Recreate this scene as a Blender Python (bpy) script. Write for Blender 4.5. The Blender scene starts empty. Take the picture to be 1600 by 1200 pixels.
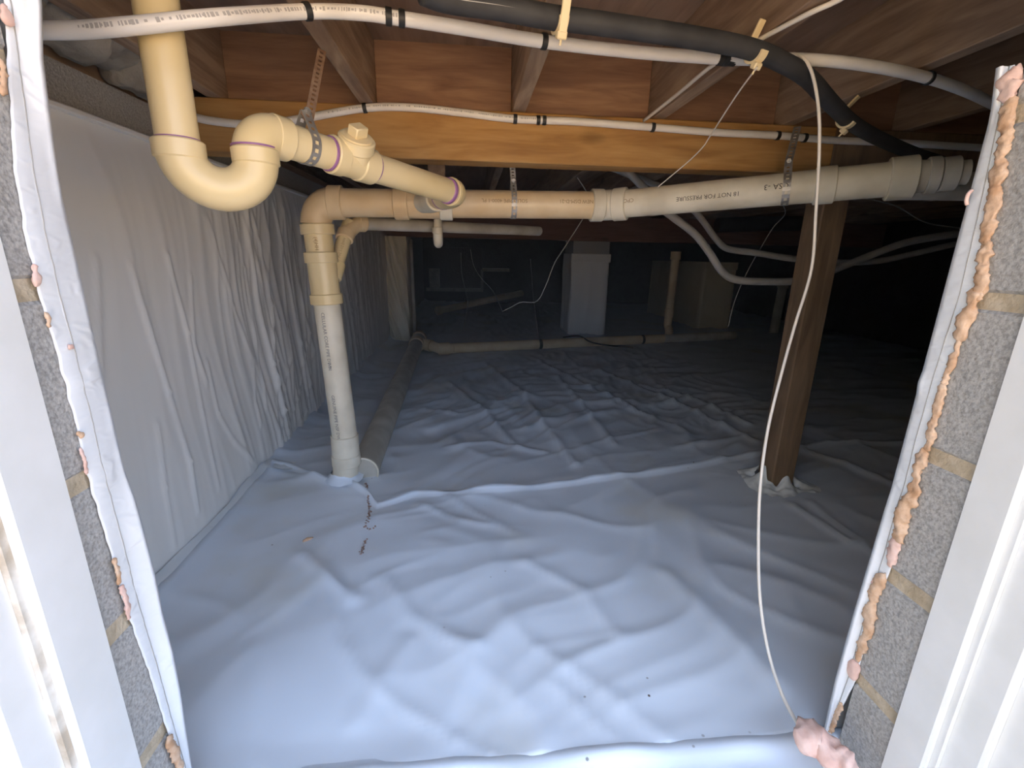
import bpy, math, random
from mathutils import Vector, Matrix, noise
random.seed(7)
sc = bpy.context.scene
COL = sc.collection

# ------------------------------------------------------------------ camera
# world: X right along the access wall, Y into the crawl space, Z up; metres; the ground liner is z = 0
CAM = Vector((0.0, 0.0, 0.855))
RIGHT = Vector((0.99581, -0.08952, 0.01867)); DOWN = Vector((-0.00609, -0.26864, -0.96322)); FWD = Vector((0.09124, 0.95907, -0.26806))
FPX = 718.0
cd = bpy.data.cameras.new('camera'); cam = bpy.data.objects.new('camera', cd); COL.objects.link(cam)
cd.sensor_width = 36.0; cd.lens = FPX / 1600.0 * 36.0; cd.clip_start = 0.02; cd.clip_end = 200
mw = Matrix((RIGHT, -DOWN, -FWD)).transposed().to_4x4(); mw.translation = CAM
cam.matrix_world = mw
sc.camera = cam

# ------------------------------------------------------------------ sky and exposure
w = bpy.data.worlds.new('overcast_sky'); sc.world = w; w.use_nodes = True
bg = w.node_tree.nodes['Background']
bg.inputs['Color'].default_value = (0.70, 0.87, 1.20, 1); bg.inputs['Strength'].default_value = 1.0
sl = bpy.data.lights.new('sun', 'SUN'); sl.energy = 17.0; sl.angle = 0.0093; sl.color = (1.0, 0.93, 0.82)
sun = bpy.data.objects.new('sun', sl); COL.objects.link(sun)      # high behind the house: the access wall is in its shade, the yard further out is sunlit
sun.rotation_euler = (math.radians(-26), math.radians(8), 0)
sc.view_settings.view_transform = 'Standard'; sc.view_settings.look = 'None'
sc.view_settings.gamma = 1.0; sc.view_settings.use_curve_mapping = False
sc.view_settings.exposure = 1.56

# ------------------------------------------------------------------ sight lines: a picture point at a known distance or on a known plane
def ray(px, py): return RIGHT * ((px - 800) / FPX) + DOWN * ((py - 600) / FPX) + FWD
def onY(px, py, y): d = ray(px, py); return CAM + d * (y / d.y)
def onZ(px, py, z=0.0): d = ray(px, py); return CAM + d * ((z - CAM.z) / d.z)
def onX(px, py, x): d = ray(px, py); return CAM + d * (x / d.x)
def proj(p):
    v = Vector(p) - CAM; z = v.dot(FWD); return 800 + FPX * v.dot(RIGHT) / z, 600 + FPX * v.dot(DOWN) / z
def along(A, B, px=None, py=None, k=None):
    lo, hi = 0.0, 1.0; i = 0 if px is not None else 1; t_ = px if px is not None else py
    inc = proj(B)[i] > proj(A)[i]
    for _ in range(40):
        m = (lo + hi) / 2
        if (proj(A.lerp(B, m))[i] < t_) == inc: lo = m
        else: hi = m
    return A.lerp(B, lo)

# ------------------------------------------------------------------ materials
def nodes_of(name):
    m = bpy.data.materials.new(name); m.use_nodes = True
    nt = m.node_tree; return m, nt, nt.nodes['Principled BSDF']
def N(nt, t, **kw):
    n = nt.nodes.new(t)
    for k, v in kw.items():
        if hasattr(n, k): setattr(n, k, v)
        else: n.inputs[k].default_value = v
    return n
def coords(nt, scale=(1, 1, 1), rot=(0, 0, 0)):
    tc = N(nt, 'ShaderNodeNewGeometry'); mp = N(nt, 'ShaderNodeMapping')
    mp.inputs['Scale'].default_value = scale; mp.inputs['Rotation'].default_value = rot
    nt.links.new(tc.outputs['Position'], mp.inputs['Vector']); return mp.outputs['Vector']
def ramp(nt, fac, stops):
    r = N(nt, 'ShaderNodeValToRGB'); e = r.color_ramp.elements
    e[0].position, e[0].color = stops[0][0], (*stops[0][1], 1); e[1].position, e[1].color = stops[-1][0], (*stops[-1][1], 1)
    for p, c in stops[1:-1]:
        x = e.new(p); x.color = (*c, 1)
    nt.links.new(fac, r.inputs['Fac']); return r.outputs['Color']
def bump(nt, bsdf, height, strength=0.3, dist=0.01, prev=None):
    b = N(nt, 'ShaderNodeBump'); b.inputs['Strength'].default_value = strength; b.inputs['Distance'].default_value = dist
    nt.links.new(height, b.inputs['Height'])
    if prev is not None: nt.links.new(prev, b.inputs['Normal'])
    nt.links.new(b.outputs['Normal'], bsdf.inputs['Normal']); return b.outputs['Normal']
def mat_noise(name, c1, c2, scale=8, rough=0.6, stretch=(1, 1, 1), detail=6, bs=0.2, bd=0.004, bscale=None, lo=0.35, hi=0.65, metal=0.0, spec=0.5):
    m, nt, b = nodes_of(name)
    v = coords(nt, stretch)
    n = N(nt, 'ShaderNodeTexNoise'); n.inputs['Scale'].default_value = scale; n.inputs['Detail'].default_value = detail
    nt.links.new(v, n.inputs['Vector'])
    nt.links.new(ramp(nt, n.outputs['Fac'], [(lo, c1), (hi, c2)]), b.inputs['Base Color'])
    b.inputs['Roughness'].default_value = rough; b.inputs['Metallic'].default_value = metal
    b.inputs['Specular IOR Level'].default_value = spec
    if bs:
        n2 = N(nt, 'ShaderNodeTexNoise'); n2.inputs['Scale'].default_value = bscale or scale * 4; n2.inputs['Detail'].default_value = 8
        nt.links.new(v, n2.inputs['Vector']); bump(nt, b, n2.outputs['Fac'], bs, bd)
    return m
def mat_wood(name, c1, c2, c3, axis='Y', rough=0.75, ring=10.0, knots=True):
    m, nt, b = nodes_of(name)
    st = {'X': (0.12, 1, 1), 'Y': (1, 0.12, 1), 'Z': (1, 1, 0.12)}[axis]
    v = coords(nt, st)
    n = N(nt, 'ShaderNodeTexNoise'); n.inputs['Scale'].default_value = ring * 2.2; n.inputs['Detail'].default_value = 8; n.inputs['Distortion'].default_value = 1.2
    nt.links.new(v, n.inputs['Vector'])
    fine = N(nt, 'ShaderNodeTexNoise'); fine.inputs['Scale'].default_value = 140; fine.inputs['Detail'].default_value = 4
    nt.links.new(v, fine.inputs['Vector'])
    mx = N(nt, 'ShaderNodeMath', operation='MULTIPLY_ADD'); mx.inputs[1].default_value = 0.25; nt.links.new(fine.outputs['Fac'], mx.inputs[0]); nt.links.new(n.outputs['Fac'], mx.inputs[2])
    col = ramp(nt, mx.outputs[0], [(0.42, c1), (0.6, c2), (0.8, c3)])
    if knots:
        vk = coords(nt, {'X': (1.1, 2.6, 2.6), 'Y': (2.6, 1.1, 2.6), 'Z': (2.6, 2.6, 1.1)}[axis])
        vo = N(nt, 'ShaderNodeTexVoronoi'); vo.inputs['Scale'].default_value = 1.6; nt.links.new(vk, vo.inputs['Vector'])
        kr = ramp(nt, vo.outputs['Distance'], [(0.05, (0.15, 0.12, 0.1)), (0.12, (1, 1, 1))])
        mm = N(nt, 'ShaderNodeMix', data_type='RGBA', blend_type='MULTIPLY'); mm.inputs[0].default_value = 0.85
        nt.links.new(col, mm.inputs[6]); nt.links.new(kr, mm.inputs[7]); col = mm.outputs[2]
    nt.links.new(col, b.inputs['Base Color']); b.inputs['Roughness'].default_value = rough
    b.inputs['Specular IOR Level'].default_value = 0.25
    bump(nt, b, mx.outputs[0], 0.25, 0.003)
    return m
def mat_plain(name, c, rough=0.5, metal=0.0, spec=0.5):
    m, nt, b = nodes_of(name)
    b.inputs['Base Color'].default_value = (*c, 1); b.inputs['Roughness'].default_value = rough
    b.inputs['Metallic'].default_value = metal; b.inputs['Specular IOR Level'].default_value = spec
    return m
def mat_liner(name, c, stain, stain_amt=0.5, rough=0.42, crease=0.35, folds=(3.0, 3.0, 3.0), speck=False):
    m, nt, b = nodes_of(name)
    v = coords(nt)
    n = N(nt, 'ShaderNodeTexNoise'); n.inputs['Scale'].default_value = 2.3; n.inputs['Detail'].default_value = 6; nt.links.new(v, n.inputs['Vector'])
    f = ramp(nt, n.outputs['Fac'], [(0.55, (0, 0, 0)), (0.72, (stain_amt,) * 3)])
    mx = N(nt, 'ShaderNodeMix', data_type='RGBA'); nt.links.new(f, mx.inputs[0])
    mx.inputs[6].default_value = (*c, 1); mx.inputs[7].default_value = (*stain, 1)
    col = mx.outputs[2]
    if speck:      # crumbs of soil trodden onto the sheet
        vo = N(nt, 'ShaderNodeTexVoronoi'); vo.inputs['Scale'].default_value = 17; nt.links.new(v, vo.inputs['Vector'])
        n3 = N(nt, 'ShaderNodeTexNoise'); n3.inputs['Scale'].default_value = 1.7; n3.inputs['Detail'].default_value = 2; nt.links.new(v, n3.inputs['Vector'])
        a = ramp(nt, vo.outputs['Distance'], [(0.035, (1, 1, 1)), (0.06, (0, 0, 0))]); c_ = ramp(nt, n3.outputs['Fac'], [(0.5, (0, 0, 0)), (0.58, (1, 1, 1))])
        ml = N(nt, 'ShaderNodeMath', operation='MULTIPLY'); nt.links.new(a, ml.inputs[0]); nt.links.new(c_, ml.inputs[1])
        m2 = N(nt, 'ShaderNodeMix', data_type='RGBA'); nt.links.new(ml.outputs[0], m2.inputs[0]); nt.links.new(col, m2.inputs[6]); m2.inputs[7].default_value = (0.12, 0.09, 0.07, 1)
        col = m2.outputs[2]
    nt.links.new(col, b.inputs['Base Color']); b.inputs['Roughness'].default_value = rough
    vf = coords(nt, folds)
    w1 = N(nt, 'ShaderNodeTexNoise'); w1.inputs['Scale'].default_value = 2.2; w1.inputs['Detail'].default_value = 5; w1.inputs['Distortion'].default_value = 0.9
    try: w1.noise_type = 'RIDGED_MULTIFRACTAL'
    except Exception: pass
    nt.links.new(vf, w1.inputs['Vector'])
    bump(nt, b, w1.outputs['Fac'], crease, 0.006)
    return m

M = {}
M['liner'] = mat_liner('white_polyethylene', (0.74, 0.80, 0.88), (0.66, 0.64, 0.54), 0.55, speck=True, crease=0.25)
M['liner_wall'] = mat_liner('white_wall_polyethylene', (0.88, 0.86, 0.81), (0.80, 0.76, 0.67), 0.35, rough=0.38, crease=0.35, folds=(3, 5.0, 1.0))
M['liner_old'] = mat_liner('dusty_polyethylene', (0.82, 0.72, 0.52), (0.70, 0.58, 0.38), 0.6, rough=0.35, crease=0.5, folds=(6, 6, 1.2))
M['flap'] = mat_liner('creased_polyethylene_flap', (0.78, 0.80, 0.82), (0.74, 0.72, 0.62), 0.35, rough=0.4, crease=0.35, folds=(14, 14, 26))
M['tape'] = mat_liner('white_seam_tape', (0.78, 0.81, 0.82), (0.72, 0.73, 0.70), 0.3, rough=0.3, crease=0.5, folds=(9, 9, 9))
M['pvc'] = mat_noise('cream_pvc', (0.72, 0.57, 0.30), (0.77, 0.63, 0.37), 7, 0.32, bs=0.05, bd=0.001)
M['pvc_old'] = mat_noise('aged_pvc', (0.62, 0.45, 0.25), (0.72, 0.57, 0.36), 9, 0.42, bs=0.08, bd=0.001)
M['pvc_white'] = mat_noise('dusty_white_pvc', (0.62, 0.56, 0.43), (0.77, 0.71, 0.57), 11, 0.5, bs=0.1, bd=0.001)
M['pvc_grey'] = mat_noise('dust_covered_pvc', (0.42, 0.38, 0.31), (0.60, 0.56, 0.48), 9, 0.6, bs=0.1, bd=0.001)
M['primer'] = mat_plain('purple_primer', (0.30, 0.13, 0.30), 0.5)
M['ink'] = mat_plain('black_print', (0.05, 0.045, 0.04), 0.7)
M['ink_grey'] = mat_plain('grey_print', (0.42, 0.40, 0.39), 0.7)
M['ink_brown'] = mat_plain('brown_print', (0.30, 0.19, 0.09), 0.7)
M['pex'] = mat_noise('white_pex_tube', (0.74, 0.70, 0.66), (0.82, 0.79, 0.75), 14, 0.35, bs=0.03, bd=0.001)
M['black'] = mat_noise('black_foam_insulation', (0.022, 0.022, 0.024), (0.04, 0.04, 0.042), 20, 0.7, bs=0.2, bd=0.002)
M['black_tie'] = mat_plain('black_plastic', (0.02, 0.02, 0.02), 0.5)
M['hook'] = mat_noise('cream_plastic', (0.70, 0.56, 0.32), (0.76, 0.64, 0.42), 15, 0.45, bs=0)
M['steel'] = mat_noise('galvanised_steel', (0.32, 0.30, 0.27), (0.52, 0.50, 0.47), 40, 0.5, bs=0.1, bd=0.001, metal=0.7)
M['rust'] = mat_noise('rusty_steel', (0.22, 0.12, 0.07), (0.36, 0.24, 0.16), 40, 0.75, bs=0.2, bd=0.001, metal=0.3)
M['joist'] = mat_wood('brown_joist_wood', (0.225, 0.145, 0.095), (0.32, 0.215, 0.145), (0.44, 0.315, 0.21), 'Y')
M['subfloor'] = mat_wood('plywood_subfloor', (0.22, 0.14, 0.095), (0.29, 0.19, 0.13), (0.36, 0.24, 0.165), 'Y', ring=6, knots=False)
M['blocking'] = mat_wood('dark_blocking_wood', (0.20, 0.105, 0.065), (0.28, 0.155, 0.095), (0.37, 0.22, 0.13), 'X')
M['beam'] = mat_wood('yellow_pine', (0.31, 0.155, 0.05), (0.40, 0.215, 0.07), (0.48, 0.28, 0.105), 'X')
M['post'] = mat_wood('weathered_post_shaded_beam_wood', (0.12, 0.075, 0.045), (0.17, 0.11, 0.065), (0.23, 0.15, 0.09), 'Z')
M['redbeam'] = mat_wood('reddish_girder_wood', (0.14, 0.06, 0.04), (0.19, 0.09, 0.06), (0.25, 0.13, 0.09), 'X')
M['block'] = mat_noise('grey_concrete_block', (0.29, 0.28, 0.26), (0.47, 0.455, 0.43), 260, 0.95, detail=4, bs=0.7, bd=0.004, bscale=120, spec=0.15, lo=0.3, hi=0.62)
M['mortar'] = mat_noise('tan_mortar', (0.44, 0.36, 0.25), (0.60, 0.51, 0.38), 40, 0.95, bs=0.6, bd=0.004, spec=0.1)
M['foam'] = mat_noise('orange_expanding_foam', (0.56, 0.33, 0.19), (0.76, 0.55, 0.39), 45, 0.75, bs=0.5, bd=0.004, bscale=90, spec=0.2)
M['foam_pink'] = mat_noise('pink_expanding_foam', (0.68, 0.42, 0.34), (0.84, 0.62, 0.54), 25, 0.7, bs=0.4, bd=0.004, bscale=70, spec=0.2)
M['paint'] = mat_noise('white_frame_paint', (0.77, 0.77, 0.74), (0.83, 0.83, 0.81), 12, 0.45, bs=0.12, bd=0.002, bscale=70)
M['dirtpaint'] = mat_noise('stained_frame_paint', (0.50, 0.42, 0.32), (0.80, 0.76, 0.68), 14, 0.6, bs=0.3, bd=0.003, bscale=60, lo=0.42, hi=0.56)
M['brick'] = mat_noise('dark_red_brick', (0.10, 0.05, 0.05), (0.22, 0.10, 0.09), 25, 0.9, bs=0.5, bd=0.004)
M['blocker'] = mat_noise('pale_green_grey_blocker', (0.40, 0.41, 0.36), (0.46, 0.47, 0.42), 4, 0.7, stretch=(1, 1, 8), bs=0.1)
M['soil'] = mat_noise('sunny_clay_yard', (0.36, 0.26, 0.16), (0.52, 0.39, 0.25), 3, 0.95, bs=0.4, bd=0.02, bscale=30)
M['batt'] = mat_noise('grey_white_insulation', (0.24, 0.21, 0.17), (0.42, 0.38, 0.32), 10, 0.95, bs=0.6, bd=0.02, bscale=40, spec=0.1)
M['wire'] = mat_plain('white_wire', (0.74, 0.68, 0.60), 0.4)
M['wire_dark'] = mat_plain('dark_wire', (0.05, 0.05, 0.055), 0.5)
M['wire_grey'] = mat_plain('grey_wire', (0.36, 0.35, 0.33), 0.5)
M['wire_dim'] = mat_plain('dim_grey_wire', (0.16, 0.16, 0.16), 0.6)
M['ink_mid'] = mat_plain('dark_grey_print', (0.17, 0.16, 0.16), 0.7)
M['cable'] = mat_noise('grey_cable_jacket', (0.30, 0.29, 0.27), (0.42, 0.40, 0.37), 12, 0.6, bs=0.1, bd=0.002)
M['crumb'] = mat_noise('brown_soil_crumbs', (0.22, 0.13, 0.10), (0.40, 0.27, 0.22), 200, 0.9, bs=0)
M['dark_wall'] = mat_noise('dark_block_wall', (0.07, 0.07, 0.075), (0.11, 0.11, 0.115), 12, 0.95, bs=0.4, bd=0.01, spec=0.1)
M['blackplastic'] = mat_noise('black_sheeting', (0.02, 0.02, 0.022), (0.035, 0.035, 0.036), 6, 0.5, bs=0.4, bd=0.01)

# ------------------------------------------------------------------ mesh helpers
class MB:
    def __init__(s): s.v = []; s.f = []
    def add(s, vs, fs):
        o = len(s.v); s.v += [Vector(p) for p in vs]; s.f += [tuple(i + o for i in f) for f in fs]; return s
    def box(s, lo, hi, bev=0.0, rot=None, at=None):
        x0, y0, z0 = lo; x1, y1, z1 = hi
        if bev <= 0:
            vs = [(x, y, z) for x in (x0, x1) for y in (y0, y1) for z in (z0, z1)]
            fs = [(0, 1, 3, 2), (4, 6, 7, 5), (0, 4, 5, 1), (2, 3, 7, 6), (0, 2, 6, 4), (1, 5, 7, 3)]
        else:
            c = Vector(((x0 + x1) / 2, (y0 + y1) / 2, (z0 + z1) / 2)); h = Vector(((x1 - x0) / 2, (y1 - y0) / 2, (z1 - z0) / 2)); b = min(bev, min(h) * 0.9)
            vs, idx = [], {}
            for sx in (-1, 1):
                for sy in (-1, 1):
                    for sz in (-1, 1):
                        for a in range(3):
                            p = [h[0] - b, h[1] - b, h[2] - b]; p[a] = h[a]
                            idx[sx, sy, sz, a] = len(vs); vs.append(c + Vector((sx * p[0], sy * p[1], sz * p[2])))
            fs = []
            S = (-1, 1)
            for a in range(3):
                u, v_ = (a + 1) % 3, (a + 2) % 3
                for sg in S:
                    q = []
                    for (p, r) in ((-1, -1), (1, -1), (1, 1), (-1, 1)):
                        k = [0, 0, 0]; k[a] = sg; k[u] = p; k[v_] = r; q.append(idx[k[0], k[1], k[2], a])
                    fs.append(tuple(q if sg > 0 else q[::-1]))
                for p in S:
                    for r in S:
                        k0 = [0, 0, 0]; k0[u] = p; k0[v_] = r; k1 = list(k0); k0[a] = -1; k1[a] = 1
                        q = [idx[k0[0], k0[1], k0[2], u], idx[k1[0], k1[1], k1[2], u], idx[k1[0], k1[1], k1[2], v_], idx[k0[0], k0[1], k0[2], v_]]
                        fs.append(tuple(q if p * r < 0 else q[::-1]))
            for sx in S:
                for sy in S:
                    for sz in S:
                        q = [idx[sx, sy, sz, a] for a in range(3)]; fs.append(tuple(q if sx * sy * sz > 0 else q[::-1]))
        if rot is not None:
            vs = [(at or Vector()) + rot @ Vector(p) for p in vs]
        return s.add(vs, fs)
    def tube(s, path, r, seg=14, caps=True, noise_amp=0.0, noise_sc=60.0, flat=None):
        P = [Vector(p) for p in path]; n = len(P); R = r if isinstance(r, (list, tuple)) else [r] * n
        T = [((P[min(i + 1, n - 1)] - P[max(i - 1, 0)]).normalized()) for i in range(n)]
        up = Vector((0, 0, 1)) if abs(T[0].z) < 0.9 else Vector((0, 1, 0))
        a = T[0].cross(up).normalized(); vs = []
        for i in range(n):
            a = (a - T[i] * a.dot(T[i])).normalized(); b = T[i].cross(a)
            for k in range(seg):
                t = 2 * math.pi * k / seg
                ca, sa = math.cos(t), math.sin(t)
                p = P[i] + (a * ca + b * sa * (flat or 1)) * R[i]
                if noise_amp: p += (p - P[i]).normalized() * noise_amp * (noise.noise(p * noise_sc) + 0.6 * noise.noise(p * noise_sc * 2.3 + Vector((3, 1, 7))))
                vs.append(p)
        fs = [(i * seg + k, i * seg + (k + 1) % seg, (i + 1) * seg + (k + 1) % seg, (i + 1) * seg + k) for i in range(n - 1) for k in range(seg)]
        if caps: fs += [tuple(range(seg))[::-1], tuple((n - 1) * seg + k for k in range(seg))]
        return s.add(vs, fs)
    def hub(s, A, B, r, seg=28, lip=0.0025, inner=None):      # a fitting socket: slightly bevelled sleeve
        A, B = Vector(A), Vector(B); L = (B - A).length; d = (B - A) / L; e = min(lip, L * 0.2)
        q = inner if inner else r * 0.8
        pts = [A, A, A + d * e, B - d * e, B, B]; rr = [q, r - e, r, r, r - e, q]
        return s.tube([A, A + d * 1e-4, A + d * e, B - d * e, B - d * 1e-4, B], rr, seg)
    def grid(s, f, nu, nv):
        vs = [f(i / nu, j / nv) for j in range(nv + 1) for i in range(nu + 1)]
        fs = [(j * (nu + 1) + i, j * (nu + 1) + i + 1, (j + 1) * (nu + 1) + i + 1, (j + 1) * (nu + 1) + i) for j in range(nv) for i in range(nu)]
        return s.add(vs, fs)
    def gridxy(s, xs, ys, f):
        nu = len(xs)
        vs = [f(x, y) for y in ys for x in xs]
        fs = [(j * nu + i, j * nu + i + 1, (j + 1) * nu + i + 1, (j + 1) * nu + i) for j in range(len(ys) - 1) for i in range(nu - 1)]
        return s.add(vs, fs)
    def prism(s, poly, axis_lo, axis_hi, put):                # poly of (a, b), extruded between two heights; put(a, b, h) -> point
        n = len(poly); vs = [put(a, b, axis_lo) for a, b in poly] + [put(a, b, axis_hi) for a, b in poly]
        fs = [(i, (i + 1) % n, n + (i + 1) % n, n + i) for i in range(n)] + [tuple(range(n))[::-1], tuple(range(n, 2 * n))]
        return s.add(vs, fs)
    def ribbon(s, path, wdir, w, holes=True, th=0.0012):
        # perforated strap: three strips across, the middle one open at every other step
        P = [Vector(p) for p in path]; n = len(P); W = wdir.normalized()
        T = [((P[min(i + 1, n - 1)] - P[max(i - 1, 0)]).normalized()) for i in range(n)]
        vs = []
        for i in range(n):
            nn = T[i].cross(W).normalized()
            for side in (1, -1):
                for u in (-0.5, -0.2, 0.2, 0.5): vs.append(P[i] + W * (u * w) + nn * (side * th / 2))
        fs = []
        for i in range(n - 1):
            a, b = i * 8, (i + 1) * 8
            for k in range(3):
                if holes and k == 1 and i % 2 == 1: 
                    fs += [(a + 1, a + 5, b + 5, b + 1), (a + 6, a + 2, b + 2, b + 6)]; continue
                fs += [(a + k, b + k, b + k + 1, a + k + 1), (a + 4 + k, a + 5 + k, b + 5 + k, b + 4 + k)]
                if holes and k == 1:
                    fs += [(a + 1, a + 2, a + 6, a + 5), (b + 1, b + 5, b + 6, b + 2)]
            fs += [(a, a + 4, b + 4, b), (a + 3, b + 3, b + 7, a + 7)]
        return s.add(vs, fs)
ORG = {}
def mesh_of(mb, origin, smooth):
    me = bpy.data.meshes.new('m'); me.from_pydata([tuple(p - origin) for p in mb.v], [], mb.f); me.update()
    if smooth: me.polygons.foreach_set('use_smooth', [True] * len(me.polygons))
    return me
def build(name, mb, mat, parent=None, smooth=False, label=None, cat=None, group=None, kind=None, origin=None, auto=None):
    if parent is not None: o_ = ORG[parent.name]
    elif origin is not None: o_ = Vector(origin)
    else:
        lo = [min(p[i] for p in mb.v) for i in range(3)]; hi = [max(p[i] for p in mb.v) for i in range(3)]
        o_ = Vector(((lo[0] + hi[0]) / 2, (lo[1] + hi[1]) / 2, lo[2]))
    me = mesh_of(mb, o_, smooth or auto is not None); me.name = name
    ob = bpy.data.objects.new(name, me); COL.objects.link(ob)
    me.materials.append(M[mat])
    if auto is not None:
        try: me.set_sharp_from_angle(angle=math.radians(auto))
        except Exception: pass
    if parent is not None: ob.parent = parent
    else: ob.location = o_
    ORG[ob.name] = o_
    tag(ob, label, cat, group, kind); return ob
def tag(o, label=None, cat=None, group=None, kind=None):
    if label: o['label'] = label
    if cat: o['category'] = cat
    if group: o['group'] = group
    if kind: o['kind'] = kind
def thing(name, label, cat, loc, group=None, kind=None):
    o = bpy.data.objects.new(name, None); COL.objects.link(o); o.location = loc; o.empty_display_size = 0.1
    ORG[o.name] = Vector(loc); tag(o, label, cat, group, kind); return o
def smooth_path(pts, n=8):
    P = [Vector(p) for p in pts]; out = []
    for i in range(len(P) - 1):
        p0, p1, p2, p3 = P[max(i - 1, 0)], P[i], P[i + 1], P[min(i + 2, len(P) - 1)]
        for k in range(n):
            t = k / n
            out.append(0.5 * ((2 * p1) + (p2 - p0) * t + (2 * p0 - 5 * p1 + 4 * p2 - p3) * t * t + (3 * p1 - p0 - 3 * p2 + p3) * t ** 3))
    out.append(P[-1]); return out
def bend(A, C, B, n=10):                                      # quarter-turn style elbow A -> B round the corner C
    A, C, B = Vector(A), Vector(C), Vector(B); out = []
    for i in range(n + 1):
        t = i / n; w = 0.75; b0, b1, b2 = (1 - t) ** 2, 2 * t * (1 - t) * w, t * t
        out.append((A * b0 + C * b1 + B * b2) / (b0 + b1 + b2))
    return out
_dg = None
def lettering(name, text, size, origin, along_dir, axis_c, r, mat, parent, start_ang_dir, flip=False):
    """printed line on a pipe: runs along along_dir from origin (a point on the axis); start_ang_dir = radial direction of its middle"""
    cu = bpy.data.curves.new('t', 'FONT'); cu.body = text; cu.size = size; cu.resolution_u = 2
    ob = bpy.data.objects.new('t', cu); COL.objects.link(ob)
    me = bpy.data.meshes.new_from_object(ob); bpy.data.objects.remove(ob)
    a = along_dir.normalized(); rad = (start_ang_dir - a * start_ang_dir.dot(a)).normalized(); tg = rad.cross(a)
    # text up direction on the surface = rad x a
    mb = MB(); vs = []
    for v in me.vertices:
        ang = (v.co.y - size * 0.35) / r
        vs.append(origin + a * v.co.x + (rad * math.cos(ang) + tg * math.sin(ang)) * (r + 0.0006))
    mb.add(vs, [tuple(p.vertices) for p in me.polygons]); bpy.data.meshes.remove(me)
    return build(name, mb, mat, parent)

# ------------------------------------------------------------------ heights of the liner
XW = -0.805                       # face of the liner on the side wall
def sstep(a, b, x):
    t = max(0.0, min(1.0, (x - a) / (b - a))); return t * t * (3 - 2 * t)
def ridge(p, k=1.0):
    return max(0.0, 1.0 - abs(noise.noise(p)) * k)
CREASE = []
for hgt, wid, l in ((0.014, 0.022, [(475, 868), (505, 900), (552, 938)]), (0.008, 0.02, [(600, 905), (640, 960), (700, 1000), (745, 1012)]), (0.007, 0.016, [(655, 788), (715, 812), (765, 820)]), (0.006, 0.016, [(700, 776), (800, 832)]),
        (0.006, 0.012, [(870, 1075), (955, 1165)]), (0.010, 0.035, [(1040, 895), (1120, 975), (1205, 1065)]), (0.006, 0.02, [(640, 1000), (600, 1060), (560, 1130)]), (0.007, 0.02, [(820, 880), (905, 920), (960, 990)]),
        (0.014, 0.02, [(700, 600), (760, 645), (800, 690)]), (0.016, 0.022, [(830, 560), (910, 600), (1000, 645)]), (0.014, 0.02, [(870, 590), (915, 640), (960, 695)]), (0.016, 0.025, [(940, 580), (1060, 630), (1180, 690)]),
        (0.014, 0.02, [(760, 570), (820, 620), (850, 665), (900, 725)]), (0.014, 0.02, [(1000, 600), (1090, 625), (1170, 665)]), (0.012, 0.016, [(660, 640), (720, 650), (790, 630)]), (0.012, 0.016, [(700, 700), (770, 690), (850, 705)]),
        (0.010, 0.016, [(1240, 790), (1330, 850)]), (0.008, 0.012, [(1265, 785), (1370, 870)]), (0.012, 0.02, [(1060, 700), (1120, 690), (1170, 680)]), (0.012, 0.02, [(1240, 700), (1330, 730), (1420, 770)])):
    q_ = [onZ(a, b, 0.01) for a, b in l]; CREASE += [(a.x, a.y, b.x, b.y, hgt, wid) for a, b in zip(q_, q_[1:])]
def crease(x, y):
    h = 0.0
    for ax, ay, bx, by, hg, wd in CREASE:
        m = 2.5 * wd
        if x < min(ax, bx) - m or x > max(ax, bx) + m or y < min(ay, by) - m or y > max(ay, by) + m: continue
        dx, dy = bx - ax, by - ay; t = max(0.0, min(1.0, ((x - ax) * dx + (y - ay) * dy) / (dx * dx + dy * dy)))
        d = math.hypot(x - ax - t * dx, y - ay - t * dy); h = max(h, hg * math.exp(-abs(d / wd) ** 1.5))
    return h
def hfloor(x, y):
    v = Vector((x, y, 0.0))
    wv = Vector((noise.noise(v * 1.7), noise.noise(v * 1.7 + Vector((9, 4, 1))), 0)) * 0.22
    q = v + wv
    h = 0.012 * noise.noise(q * 1.3 + Vector((2.0, 5.0, 0))) + 0.006 * noise.noise(q * 3.1)
    u1 = q.x * 0.80 + q.y * 0.60; u2 = -q.x * 0.60 + q.y * 0.80           # folds running to the lower right
    far = sstep(1.5, 2.3, y)
    h += crease(x, y)
    h += (0.006 + 0.010 * far) * ridge(Vector((u1 * 1.2, u2 * 5.0, 3.3)), 2.2) ** 2
    h += (0.003 + 0.007 * far) * ridge(Vector((u1 * 3.0 + 5, u2 * 9.0, 1.3)), 2.4) ** 2
    h += 0.005 * far * ridge(Vector((q.x * 9.0, q.y * 5.0, 7.3)), 2.4) ** 2
    h += 0.0035 * noise.noise(q * 7.0 + Vector((1, 1, 4)))
    h += 0.007 * ridge(Vector((q.x * 2.4 + q.y * 1.6, q.y * 1.5 - q.x * 0.6, 8.1)), 3.5) ** 3
    h += 0.04 * max(0.0, 1 - (x - XW + 0.01) / 0.09) ** 2                        # coved up the side wall
    h += 0.007 * (1 - sstep(0.585, 0.66, y)) * (1 if x < 0.75 else 0)     # up over the sill
    return h

# ================================================================== SETTING
# exterior yard
def yard(x, y): return Vector((x, y, -0.03 + 0.03 * noise.noise(Vector((x, y, 0)) * 0.8)))
mb = MB().gridxy([-24 + 2 * i for i in range(25)], [-34 + i * 1.1 for i in range(32)] + [0.35], yard)
build('ground_outside', mb, 'soil', smooth=True, kind='structure', label='bare clay yard outside the access opening')

# added unseen wall left of the opening: blocks sky light from the right-hand side
build('wall_light_blocker', MB().box((-3.1, -6.0, -0.2), (-2.8, 0.30, 3.0)), 'blocker', kind='structure', label='unseen pale wall added beside the access opening to block sky light')

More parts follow.
